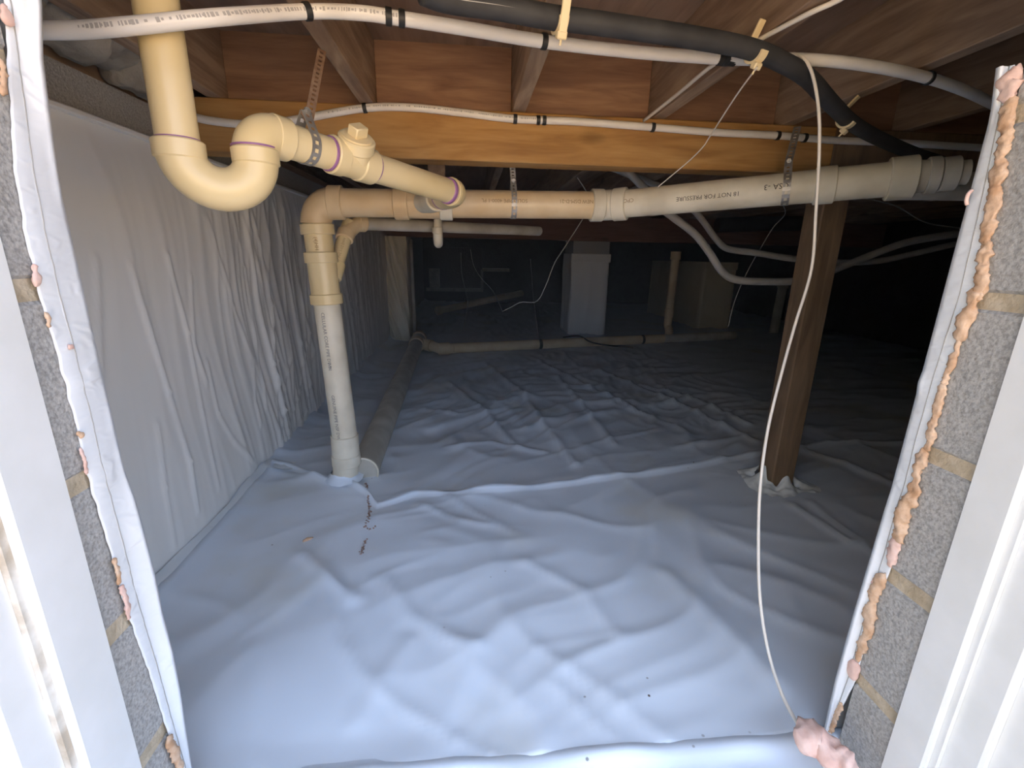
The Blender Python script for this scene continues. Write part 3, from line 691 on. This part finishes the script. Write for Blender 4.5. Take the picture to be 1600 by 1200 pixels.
# small trap hanging below the branch
tt = onY(683, 343, 1.98)
trap = thing('drip_trap', 'small pale pipe trap hanging under the thin branch', 'pipe', tt)
tb = onY(684, 372, 1.98)
build('pipe', MB().tube([tt, Vector((tt.x, tt.y, tb.z))], 0.014, 16), 'pvc_white', trap, auto=40)
U = [Vector((tb.x + 0.0, tb.y + 0.032 - 0.032 * math.cos(t), tb.z + 0.022 - 0.042 * math.sin(t))) for t in [math.pi * i / 12 for i in range(13)]]
build('u_bend', MB().tube(U, 0.0185, 18), 'pvc_white', trap, smooth=True)
build('hub', MB().hub(tb + Vector((0, 0, 0.042)), tb + Vector((0, 0, 0.016)), 0.021), 'pvc_white', trap, auto=40)
build('pipe', MB().tube([U[-1], U[-1] + Vector((0, 0, 0.30))], 0.014, 16), 'pvc_white', trap, auto=40)

# ---- 2 inch trap and arm
R2, H2 = 0.0302, 0.0362
Vx = Vector((-0.456, 0.845, 0)); Wx = Vector((-0.362, 0.897, 0))
tr = thing('trap_pipe', 'glossy cream P-trap with U-bend hanging in front of the beam', 'pipe', (Vx.x, Vx.y, 0.92))
zc = 1.007; rc = (Wx - Vx).length / 2; cU = (Vx + Wx) / 2; dU = (Wx - Vx).normalized()
build('pipe', MB().tube([Vx + Vector((0, 0, 1.438)), Vx + Vector((0, 0, zc))], R2, 28), 'pvc', tr, auto=40)
ub = [Vx + Vector((0, 0, zc + 0.012))] + [cU - dU * rc * math.cos(t) + Vector((0, 0, zc - rc * math.sin(t))) for t in [math.pi * i / 20 for i in range(21)]] + [Wx + Vector((0, 0, zc + 0.014))]
build('u_bend', MB().tube(ub, 0.0345, 30), 'pvc', tr, auto=50)
build('hub', MB().hub(Vx + Vector((0, 0, zc + 0.014)), Vx + Vector((0, 0, zc - 0.014)), 0.0368), 'pvc', tr, auto=40)
build('primer_ring', MB().hub(Vx + Vector((0, 0, zc + 0.0165)), Vx + Vector((0, 0, zc + 0.0142)), 0.0312), 'primer', tr, auto=40)
build('hub', MB().hub(Wx + Vector((0, 0, zc + 0.016)), Wx + Vector((0, 0, zc - 0.010)), 0.0372), 'pvc', tr, auto=40)
build('primer_ring', MB().hub(Wx + Vector((0, 0, zc + 0.0195)), Wx + Vector((0, 0, zc + 0.0162)), 0.0362), 'primer', tr, auto=40)
zA = 1.052
E1 = Vector((-0.046, 1.321, 1.016)); A0 = Vector((Wx.x, Wx.y, zA)); dA = (E1 - A0).normalized()
build('elbow', MB().tube([Wx + Vector((0, 0, zc + 0.012))] + bend(Wx + Vector((0, 0, zA - 0.038)), A0, A0 + dA * 0.042, 12), 0.0350, 30), 'pvc', tr, auto=50)
build('hub', MB().hub(A0 + dA * 0.030, A0 + dA * 0.062, 0.0362), 'pvc', tr, auto=40)
build('pipe', MB().tube([A0 + dA * 0.04, along(A0, E1, px=700)], R2, 28), 'pvc', tr, auto=40)
def ap(px): return along(A0, E1, px=px)
build('cleanout_tee', MB().hub(ap(515), ap(534), 0.0362).tube([ap(532), ap(560)], 0.0335, 28).hub(ap(557), ap(581), 0.0362), 'pvc', tr, auto=40)
build('primer_ring', MB().hub(ap(511), ap(515), 0.0325), 'primer', tr, auto=40)
build('primer_ring', MB().hub(ap(581), ap(584), 0.0315), 'primer', tr, auto=40)
tc = ap(553); td = Vector((0.30, -0.52, 0.78)).normalized()
co = build('cleanout_neck', MB().tube([tc, tc + td * 0.040], 0.0325, 24).hub(tc + td * 0.026, tc + td * 0.050, 0.0365), 'pvc', tr, auto=40)
rotm = td.to_track_quat('Z', 'Y').to_matrix() @ Matrix.Rotation(0.5, 3, 'Z')
build('cleanout_plug', MB().tube([tc + td * 0.0495, tc + td * 0.0535], 0.030, 24).box((-0.0155, -0.0125, 0.0), (0.0155, 0.0125, 0.020), 0.002, rotm, tc + td * 0.053), 'pvc', tr, auto=40)
WC = W1.lerp(W2, 0.35); E2 = WC
e_mid = E1 + dA * 0.018
e_out = e_mid.lerp(WC, 0.30)
build('elbow', MB().tube(bend(ap(712), e_mid + dA * 0.012, e_out, 12), 0.0350, 28), 'pvc', tr, auto=50)
build('hub', MB().hub(ap(703), ap(716), 0.0362), 'pvc', tr, auto=40)
build('primer_ring', MB().hub(ap(697), ap(702), 0.0328), 'primer', tr, auto=40)
build('primer_ring', MB().hub(e_out - (WC - e_out).normalized() * 0.004, e_out + (WC - e_out).normalized() * 0.004, 0.0356), 'primer', tr, auto=40)
build('pipe', MB().tube([e_out, e_mid.lerp(WC, 0.55)], 0.0305, 24), 'pvc_old', tr, auto=40)
build('wye_branch', MB().hub(e_mid.lerp(WC, 0.45), e_mid.lerp(WC, 0.70), 0.0362).tube([e_mid.lerp(WC, 0.68), e_mid.lerp(WC, 0.87)], 0.033, 24), 'pvc_white', tr, auto=40)

# ---- perforated straps
def strap(name, top, c, axis, r, w, label, mat='steel', back=True, bend_mid=None):
    a = axis.normalized(); f = CAM - c; f = (f - a * f.dot(a)).normalized(); up = Vector((0, 0, 1)); up = (up - a * up.dot(a)).normalized(); f = (f - up * f.dot(up)).normalized()
    bp = c + up * (r + 0.030)
    arc = [c + (f * math.cos(t) - up * math.sin(t)) * (r + 0.0012) for t in [-0.45 + (math.pi + 0.9) * i / 18 for i in range(19)]]
    loop = resample([bp + f * 0.002] + arc + [bp - f * 0.002], 0.0062)
    tail = resample([top] + ([bend_mid] if bend_mid else []) + [bp + f * 0.0005, bp - up * 0.008], 0.0062)
    s_ = thing(name, label, 'strap', c - Vector((0, 0, r)), 'perforated pipe straps')
    build('band', MB().ribbon(tail, a, w), mat, s_)
    build('loop', MB().ribbon(loop, a, w), 'steel', s_)
    build('bolt', MB().tube([bp - f * 0.008, bp + f * 0.012], 0.0035, 8).tube([bp + f * 0.003, bp + f * 0.008], 0.0065, 6), 'steel', s_, auto=40)
    return s_
s1c = ap(479)
strap('pipe_strap', onY(503, 78, 1.10) , s1c, dA, R2, 0.019, 'rusty perforated strap looped round the glossy trap arm', 'rust', bend_mid=onY(482, 190, s1c.y - 0.005))
s2c = along(elb_c, MBp, px=802)
strap('pipe_strap', onY(800, 250, 1.585), s2c, MBp - elb_c, R3, 0.018, 'grey perforated strap holding the main drain under the beam', 'steel')
s3c = along(MBp, BE, px=1228)
strap('pipe_strap', onY(1246, 198, s3c.y + 0.08), s3c, dB, R3, 0.020, 'grey perforated strap beside the printed pressure warning', 'steel')

# ---- ground pipe running back along the wall
R4 = 0.057
gA = onZ(577, 742, 0.0); gA = onZ(567, 738, 0.035); gB = Vector((-0.468, 4.05, 0.085))
gp = thing('ground_pipe', 'long dusty four-inch pipe lying on the liner along the wall', 'pipe', (gA.x, gA.y, 0.0))
build('pipe', MB().tube([gA, gB], R4, 28), 'pvc_grey', gp, auto=40)
gd = (gB - gA).normalized()
build('end_ring', MB().tube([gA + 0.058 * (Vector((1, 0, 0)) * math.cos(t) + Vector((0, 0, 1)) * math.sin(t)) for t in [2 * math.pi * i / 32 for i in range(33)]], 0.0045, 8), 'pvc_white', gp, smooth=True)
build('hub', MB().hub(gB - gd * 0.02, gB + gd * 0.07, 0.068), 'pvc_old', gp, auto=40)
build('hub', MB().hub(gB + gd * 0.25, gB + gd * 0.33, 0.068), 'pvc_old', gp, auto=40)
build('wye', MB().tube([gB + gd * 0.05, gB + gd * 0.4], 0.060, 24), 'pvc_grey', gp, auto=40)
# cross pipe
cA = gB + gd * 0.12; c0 = onZ(690, 545, 0.06); c1 = onZ(1036, 529, 0.07)
cp = thing('cross_pipe', 'old tan pipe crossing the far liner to a capped riser', 'pipe', (c0.x, c0.y, 0.0))
cdv = (c1 - c0).normalized()
build('elbow', MB().tube(smooth_path([cA, cA.lerp(c0, 0.45) + Vector((0.02, -0.01, 0)), c0, c0 + cdv * 0.1], 6), 0.045, 22), 'pvc_old', cp, smooth=True)
build('hub', MB().hub(c0 - cdv * 0.03, c0 + cdv * 0.07, 0.053), 'pvc_old', cp, auto=40)
build('hub', MB().hub(cA.lerp(c0, 0.35), cA.lerp(c0, 0.6), 0.053), 'pvc_old', cp, auto=40)
build('pipe', MB().tube([c0, c1], 0.0445, 22), 'pvc_old', cp, auto=40)
build('band', MB().hub(along(c0, c1, px=841), along(c0, c1, px=846), 0.047), 'black_tie', cp, auto=40)
build('band', MB().hub(along(c0, c1, px=1001), along(c0, c1, px=1005), 0.047), 'black_tie', cp, auto=40)
rt = onY(1056, 398, c1.y + 0.12); rb = onY(1043, 508, c1.y + 0.12)
build('riser', MB().tube(bend(c1, c1 + cdv * 0.12, rb, 8) + [rt], 0.040, 20), 'pvc_old', cp, auto=50)
build('riser_cap', MB().hub(rt - Vector((0, 0, 0.05)), rt + Vector((0, 0, 0.03)), 0.050), 'pvc_old', cp, auto=40)
build('hub', MB().hub(along(rb, rt, py=495), along(rb, rt, py=482), 0.046), 'pvc_old', cp, auto=40)
build('pipe', MB().tube([c1, c1 + cdv * 0.9], 0.0445, 22), 'pvc_grey', cp, auto=40)

# ---- water tubes with their black ties
def tie(P, px, r, par, w=0.011):
    i = min(range(len(P)), key=lambda k: abs(proj(P[k])[0] - px)); a, b = P[max(i - 1, 0)], P[min(i + 1, len(P) - 1)]; d = (b - a).normalized()
    build('tie', MB().hub(P[i] - d * w / 2, P[i] + d * w / 2, r + 0.0025, 16, 0.001), 'black_tie', par, auto=40)
def marks(P, i0, i1, r, par, h=0.006, seed=0):
    rnd = random.Random(seed); mb = MB()
    i = i0
    while i < i1:
        a, b = P[i], P[i + 1]; d = (b - a); L = d.length; d = d / L; t = CAM - a; t = (t - d * t.dot(d)).normalized(); up = d.cross(t)
        s = 0.0
        while s < L:
            wv = rnd.choice((0.002, 0.003, 0.004))
            if rnd.random() < 0.8:
                o = a + d * s; hh = h * rnd.choice((0.5, 0.8, 1.0)); c = []
                for (du, dv) in ((0, -.5), (1, -.5), (1, .5), (0, .5)):
                    ang = (dv * hh) / r - 0.35
                    c.append(o + d * (du * wv) + (t * math.cos(ang) + up * math.sin(ang)) * (r + 0.0004))
                mb.add(c, [(0, 1, 2, 3)])
            s += wv + 0.0018
        i += 1
    ob = build('printed_marks', mb, 'ink_grey', par); ob['kind'] = 'stuff'; return ob
up_px = [(40, 47), (120, 47), (210, 40), (340, 27), (480, 18), (560, 20), (620, 28), (730, 45), (850, 65), (1000, 82), (1145, 92), (1260, 93), (1360, 103), (1450, 122), (1515, 145), (1575, 175)]
UP = smooth_path([onY(a, b, {40: 0.795, 120: 0.790, 210: 0.786, 340: 0.83}[a]) if a < 400 else onZ(a, b, 1.2475) for a, b in up_px], 12)
ut = thing('water_tube', 'white water tube strapped under the joists nearest the opening', 'tube', UP[len(UP) // 2], 'white water tubes')
build('tube', MB().tube(UP, 0.0112, 16), 'pex', ut, smooth=True)
for px in (480, 609, 629, 853, 1138, 1447): tie(UP, px, 0.0112, ut)
build('connector', MB().hub(onZ(1120, 91, 1.2475), onZ(1150, 93, 1.2475), 0.0125, 16), 'black_tie', ut, auto=40)
marks(UP, 14, 72, 0.0112, ut, 0.006, 3)
lo_px = [(285, 176), (320, 187), (380, 194), (430, 192), (480, 184), (570, 169), (640, 168), (720, 176), (805, 186), (900, 190), (1020, 199), (1120, 207), (1215, 212), (1300, 219), (1400, 223), (1535, 231), (1600, 234)]
LO = smooth_path([onY(a, b, 1.487) for a, b in lo_px], 10)
lt = thing('water_tube', 'white water tube running along the face of the yellow beam', 'tube', LO[len(LO) // 2], 'white water tubes')
build('tube', MB().tube(LO, 0.0105, 16), 'pex', lt, smooth=True)
for px in (572, 806, 838, 849, 1018, 1215, 1258): tie(LO, px, 0.0105, lt)
marks(LO, 44, 84, 0.0105, lt, 0.0045, 5)
# ---- black insulated line and its hooks
bk_px = [(660, -14), (700, 0), (780, 12), (860, 27), (930, 36), (1000, 46), (1090, 60), (1170, 76), (1220, 96), (1262, 122), (1300, 163), (1335, 195), (1385, 222), (1440, 244), (1500, 262)]
bk_y = [0.80, 0.82, 0.84, 0.86, 0.875, 0.89, 0.91, 0.94, 0.97, 1.01, 1.10, 1.20, 1.31, 1.40, 1.44]
BK = smooth_path([onY(a, b, y) for (a, b), y in zip(bk_px, bk_y)], 10)
bk = thing('insulated_line', 'black foam-insulated refrigerant line sagging under the joists', 'pipe', BK[60])
build('insulation', MB().tube(BK, 0.0170, 18, flat=None), 'black', bk, smooth=True)
SE = [p + Vector((0, 0.0, 0.0)) for p in BK]
build('seam_strip', MB().tube([p + (CAM - p).normalized() * 0.0172 + Vector((0, 0, 0.003)) for p in BK[:70]], 0.0014, 6), 'cable', bk, smooth=True)
build('suction_line', MB().tube([p + Vector((0.02, 0.028, 0.012)) for p in BK[90:]], 0.014, 14), 'black', bk, smooth=True)
def hook(px, label, bar=0.0):
    i = min(range(len(BK)), key=lambda k: abs(proj(BK[k])[0] - px)); c = BK[i]; d = (BK[i + 1] - BK[i - 1]).normalized()
    f = CAM - c; f = (f - d * f.dot(d)).normalized(); u = d.cross(f); u = u if u.z > 0 else -u
    h = thing('pipe_hook', label, 'hook', c - Vector((0, 0, 0.02)), 'cream pipe hooks')
    mb = MB(); arc = [c + (f * math.cos(t) - u * math.sin(t)) * 0.0200 for t in [-0.25 + (math.pi + 0.2) * k / 14 for k in range(15)]]
    vs, n = [], len(arc)
    for p in arc:
        o = (p - c).normalized()
        for (a, b) in ((-0.008, -0.0022), (0.008, -0.0022), (0.008, 0.0022), (-0.008, 0.0022)): vs.append(p + d * a + o * b)
    fs = [(k * 4 + j, k * 4 + (j + 1) % 4, k * 4 + 4 + (j + 1) % 4, k * 4 + 4 + j) for k in range(n - 1) for j in range(4)] + [(3, 2, 1, 0), tuple((n - 1) * 4 + j for j in range(4))]
    build('cradle', mb.add(vs, fs), 'hook', h)
    q = Matrix((d, f, u)).transposed()
    build('nail_block', MB().box((-0.0085, 0.010, -0.026), (0.0085, 0.024, -0.014), 0.002, q, c).tube([c + f * 0.018 - u * 0.02, c + f * 0.018 - u * 0.034], 0.002, 8), 'hook', h)
    if bar: build('hanger_bar', MB().box((-0.007, 0.0185, -0.018), (0.007, 0.0235, bar), 0.001, q, c), 'hook', h)
    else: build('hanger_bar', MB().box((-0.007, -0.0235, 0.0), (0.007, -0.0185, 0.045), 0.001, q, c), 'hook', h)
hook(872, 'cream pipe hook with a tall hanger bar above the white tube', 0.12)
hook(1183, 'cream pipe hook where the thin white wire is tied off')
hook(1322, 'cream pipe hook lowest on the sagging black line')

# ---- wires
def wire(name, pts, r, mat, label, cat='wire', n=8, group=None):
    return build(name, MB().tube(smooth_path(pts, n), r, 8), mat, smooth=True, label=label, cat=cat, group=group)
wire('hanging_wire', [onY(1225, 84, 1.06), onY(1250, 87, 0.99), onY(1268, 112, 0.97), onY(1279, 170, 0.955), onY(1280, 240, 0.95), onY(1275, 330, 0.945), onY(1268, 420, 0.94), onY(1243, 505, 0.92), onY(1222, 580, 0.89), onY(1200, 670, 0.85), onY(1188, 760, 0.80), onY(1185, 850, 0.76), onY(1188, 940, 0.71), onY(1201, 1020, 0.675), onZ(1222, 1085, 0.085), onZ(1248, 1134, 0.085), onZ(1258, 1150, 0.095)], 0.0031, 'wire', 'long white wire hanging down in front of the timber post')
wire('hanging_wire', [onY(1183, 105, 0.93), onY(1150, 150, 1.05), onY(1110, 212, 1.25), onY(1098, 230, 1.30), onY(1076, 252, 1.38), onY(1045, 278, 1.45), onY(1028, 292, 1.48)], 0.0017, 'wire', 'thin white wire slanting from the hook down past the beam')
wire('joist_cable', [onZ(1325, -8, 1.258), onZ(1300, 5, 1.256), onZ(1262, 22, 1.254), onZ(1190, 60, 1.256), onZ(1115, 101, 1.256), onZ(1060, 146, 1.256), onZ(1003, 191, 1.254)], 0.0045, 'wire', 'white cable stapled along the underside of a joist')
wire('hanging_wire', [Vector((0.572, 2.6, 1.266)), onY(925, 318, 2.6), onY(912, 340, 2.6), onY(880, 390, 2.6), onY(866, 412, 2.6), onY(852, 448, 2.6), onY(838, 471, 2.62), onY(815, 472, 2.65), onY(798, 480, 2.7), onY(786, 486, 2.75)], 0.0028, 'wire_grey', 'thin pale wire curling below the main drain')
wire('hanging_wire', [onY(735, 390, 4.6), onY(740, 415, 4.6), onY(752, 435, 4.6), onY(770, 455, 4.6), onY(780, 475, 4.62), onY(785, 487, 4.65)], 0.0032, 'wire_grey', 'faint wire looping beside the far window frame')
wire('hanging_wire', [onY(720, 395, 4.6), onY(721, 425, 4.6), onY(726, 450, 4.6), onY(731, 475, 4.6), onY(724, 512, 4.6)], 0.0032, 'wire_grey', 'faint wire dangling in front of the far window')
wire('hanging_wire', [onY(829, 405, 4.2), onY(832, 450, 4.2), onY(838, 500, 4.2), onY(843, 542, 4.2)], 0.005, 'wire_dim', 'dark wire dropping straight down to the cross pipe')
wire('hanging_wire', [Vector((JX[5], 2.4, 1.266)), onY(1226, 325, 2.4), onY(1205, 360, 2.4), onY(1170, 420, 2.4), onY(1148, 470, 2.4), onY(1138, 510, 2.4)], 0.0025, 'wire_grey', 'thin grey wire slanting down behind the sagging cables')
wire('hanging_wire', [onY(1345, 308, 2.2), onY(1400, 322, 2.2), onY(1440, 345, 2.2), onY(1475, 353, 2.2), onY(1540, 360, 2.2)], 0.003, 'wire_grey', 'faint wire sagging beyond the post under the reducer')
wire('floor_cable', [onZ(880, 527, 0.09), onZ(905, 525, 0.1), onZ(925, 535, 0.1), onZ(960, 541, 0.03), onZ(990, 543, 0.03)], 0.007, 'wire_dark', 'black cable draped over the cross pipe')
wire('sagging_cable', [Vector((0.572, 2.0, 1.266)), onY(1012, 300, 2.0), onY(1035, 326, 2.0), onY(1050, 338, 2.0), onY(1085, 365, 2.0), onY(1108, 394, 2.0), onY(1128, 424, 2.0), onY(1150, 437, 2.0), onY(1190, 440, 2.0), onY(1235, 440, 2.0), onY(1270, 435, 2.0), onY(1320, 415, 2.0), onY(1360, 399, 2.0), onY(1420, 378, 2.0), onY(1500, 365, 2.0), onY(1560, 362, 2.0)], 0.0165, 'cable', 'thick grey cable sagging lowest behind the post', 'cable', group='sagging grey cables')
wire('sagging_cable', [Vector((0.572, 2.2, 1.266)), onY(1040, 296, 2.2), onY(1080, 325, 2.2), onY(1098, 345, 2.2), onY(1120, 375, 2.2), onY(1138, 389, 2.2), onY(1180, 395, 2.2), onY(1230, 403, 2.2), onY(1300, 410, 2.2), onY(1370, 408, 2.2), onY(1430, 396, 2.2), onY(1500, 380, 2.2), onY(1560, 374, 2.2)], 0.0150, 'cable', 'thinner grey cable sagging above the lowest cable', 'cable', group='sagging grey cables')

# ---- wrapped pilaster, piers and far bits
pil = thing('wrapped_pilaster', 'block pilaster wrapped in creased plastic against the wall', 'pier', (-0.71, 4.9, 0.0))
def pilf(u, v):
    z = v * 1.02; poly = [(XW, 4.74), (-0.615, 4.74), (-0.605, 4.75), (-0.605, 5.1)]
    t = u * 3; i = min(2, int(t)); f = t - i; x = poly[i][0] + (poly[i + 1][0] - poly[i][0]) * f; y = poly[i][1] + (poly[i + 1][1] - poly[i][1]) * f
    d = 0.05 * ridge(Vector(((x + y) * 13 + z * 4.0, z * 1.3, 2)), 2.0) ** 2
    return Vector((x, y - d if i < 2 else y, z))
build('plastic_wrap', MB().grid(pilf, 60, 50), 'liner_old', pil, smooth=True)
build('core', MB().box((XW - 0.02, 4.77, 0), (-0.625, 5.1, 1.02)), 'block', pil)
build('base_fold', MB().box((XW + 0.01, 4.70, 0.0), (-0.60, 4.8, 0.05), 0.015), 'liner_old', pil)
build('rod', MB().tube([Vector((-0.575, 4.9, 0.02)), Vector((-0.585, 4.9, 1.0))], 0.018, 10), 'pvc_grey', pil, smooth=True)
def pier(name, lo, hi, label, top, wrapmat):
    c = ((lo[0] + hi[0]) / 2, (lo[1] + hi[1]) / 2, 0.0)
    t = thing(name, label, 'pier', c, 'plastic wrapped piers')
    def wf(u, v):
        poly = [(lo[0], hi[1]), (lo[0], lo[1]), (hi[0], lo[1]), (hi[0], hi[1])]
        k = min(2, int(u * 3)); f = u * 3 - k; x = poly[k][0] + (poly[k + 1][0] - poly[k][0]) * f; y = poly[k][1] + (poly[k + 1][1] - poly[k][1]) * f
        z = v * hi[2]; d = 0.02 * ridge(Vector((x * 5 + y * 5, z * 1.0, 3)), 2.0) ** 2
        return Vector((x - (d if k == 0 else 0), y - (d * 0.5 if k == 1 else 0), z))
    build('plastic_wrap', MB().grid(wf, 60, 16), wrapmat, t, smooth=True)
    build('core', MB().box((lo[0] + 0.006, lo[1] + 0.006, 0), (hi[0] - 0.006, hi[1] - 0.006, top), 0.004), 'block', t)
    build('top_fold', MB().box((lo[0] - 0.012, lo[1] - 0.012, hi[2] - 0.09), (hi[0] + 0.012, lo[1] + 0.02, hi[2]), 0.006), wrapmat, t)
    return t
pier('wrapped_pier', (1.125, 5.14, 0), (1.545, 5.56, 0.895), 'pale wrapped square pier standing behind the cross pipe', 1.26, 'liner_wall')
pier('wrapped_pier', (2.90, 5.60, 0), (3.30, 7.30, 0.83), 'long low wrapped pier behind the capped riser', 0.82, 'liner_old')
p = onZ(1208, 522, 0)
build('stub_riser', MB().tube([p, p + Vector((0.02, 0, 0.62))], 0.05, 16).hub(p + Vector((0.02, 0, 0.55)), p + Vector((0.02, 0, 0.63)), 0.06), 'pvc_grey', label='faint pale standpipe in the dark behind the sagging cables', cat='pipe', auto=40)
a, b = onY(683, 486, 6.6), onY(815, 458, 7.6)
lp = thing('leaning_pipe', 'brown pipe lying at a slant before the far window', 'pipe', a)
build('pipe', MB().tube([a, b], 0.05, 16), 'pvc_old', lp, auto=40); build('hub', MB().hub(a, a.lerp(b, 0.04), 0.062), 'pvc_old', lp, auto=40)
# far window and vent
wn = thing('window_1', 'dim far window frame with a thin pale sill', None, onY(710, 456, 8.7), kind='structure')
def rect(px0, py0, px1, py1, y, th=0.03): 
    A, B = onY(px0, py1, y), onY(px1, py0, y); return MB().box((A.x, y, A.z), (B.x, y + th, B.z), 0.002)
build('pane', rect(667, 388, 753, 455, 8.74, 0.02), 'blackplastic', wn)
build('sill', rect(666, 451, 755, 455, 8.70, 0.08), 'pvc_grey', wn); build('stile', rect(751, 422, 755, 453, 8.70, 0.06), 'cable', wn)
build('vent_ledge', rect(754, 420, 796, 424, 8.62, 0.16), 'pvc_white', label='thin pale ledge on the far wall beside the window', cat='ledge')
build('foam_block', rect(671, 420, 686, 449, 8.60, 0.09), 'batt', label='pale upright block standing on the far window sill', cat='block')
# wood scab under the joists, insulation batts on the side wall
blk = onY(682, 268, 1.95)
build('wood_block', MB().box((blk.x - 0.033, 1.95, blk.z - 0.035), (blk.x + 0.033, 1.99, 1.30), 0.003), 'joist', label='short wooden block fixed above the trap arm', cat='block')
lb = ['ragged insulation batt at the top of the side wall by the flap', 'insulation batt sagging off the sill above the wall liner', 'folded end of insulation batt just beside the trap pipe', 'insulation scrap on the block ledge behind the U-bend']
for k, (y0, y1, z, r) in enumerate(((0.80, 1.06, 1.325, 0.075), (1.06, 1.27, 1.315, 0.075), (1.27, 1.44, 1.30, 0.075), (1.72, 2.0, 1.285, 0.04))):
    P = smooth_path([Vector((-0.79 + 0.012 * math.sin(k * 3), y0, z)), Vector((-0.785, (y0 + y1) / 2, z - 0.012)), Vector((-0.792, y1, z))], 10)
    R = [r * min(1, 0.55 + 2.5 * min(i, len(P) - 1 - i) / len(P)) for i in range(len(P))]
    build('insulation_batt', MB().tube(P, R, 22, True, 0.022, 16), 'batt', smooth=True, label=lb[k], cat='insulation', group='insulation batts on the side wall')
# flexible duct far behind
dp = smooth_path([onY(1120, 352, 4.2), onY(1180, 350, 4.2), onY(1250, 349, 4.2)], 40)
build('flexible_duct', MB().tube(dp, [0.06 + 0.006 * (i % 2) for i in range(len(dp))], 16), 'blackplastic', smooth=True, label='dark ribbed flexible duct hung high beyond the cables', cat='duct')
# crumbs of torn foam and soil on the sheet by the stack
for k, l in enumerate(([(572, 757), (575, 775), (577, 795), (575, 812), (571, 820), (578, 823), (586, 821)], [(571, 840), (567, 850), (564, 862)])):
    P = [onZ(a, b, 0.02) for a, b in l]; P = resample(smooth_path([Vector((p.x, p.y, 0)) for p in P], 5), 0.0022); mb = MB(); rr = random.Random(k)
    for p in P:
        x, y = p.x + rr.gauss(0, 0.0025), p.y + rr.gauss(0, 0.004); z = near_z(x, y); r = rr.uniform(0.0008, 0.0026)
        mb.box((-r, -r, 0), (r, r * 1.3, r * 1.2), r * 0.4, Matrix.Rotation(rr.random() * 3, 3, 'Z'), Vector((x, y, z)))
    build('soil_crumbs', mb, 'crumb', label=['brown crumb trail on the sheet right below the stack', 'short brown crumb streak lying apart on the sheet'][k], cat='debris', kind='stuff')
c = onZ(480, 841, 0.015)
build('foam_crumb', MB().tube([Vector((c.x - 0.012, c.y - 0.006, near_z(c.x, c.y))), Vector((c.x, c.y, near_z(c.x, c.y) + 0.002)), Vector((c.x + 0.014, c.y + 0.01, near_z(c.x, c.y)))], [0.003, 0.006, 0.003], 10, True, 0.003, 200), 'foam', smooth=True, label='orange foam crumb on the sheet left of the stack foot', cat='debris')

# ------------------------------------------------------------------ haze volume added to stand for veiling lens glare over the darks
hz = build('haze', MB().box((XW + 0.03, 0.64, 0.09), (4.55, 8.55, 1.43)), 'black', label='thin haze volume added to lift the dark crawl space interior', cat='haze', kind='stuff')
hm = bpy.data.materials.new('veil_volume'); hm.use_nodes = True; nt = hm.node_tree; nt.nodes.clear()
out = nt.nodes.new('ShaderNodeOutputMaterial'); vs_ = nt.nodes.new('ShaderNodeVolumeScatter')
vs_.inputs['Color'].default_value = (1.0, 0.90, 0.78, 1); vs_.inputs['Density'].default_value = 0.038; vs_.inputs['Anisotropy'].default_value = 0.0
nt.links.new(vs_.outputs['Volume'], out.inputs['Volume']); hz.data.materials.clear(); hz.data.materials.append(hm)
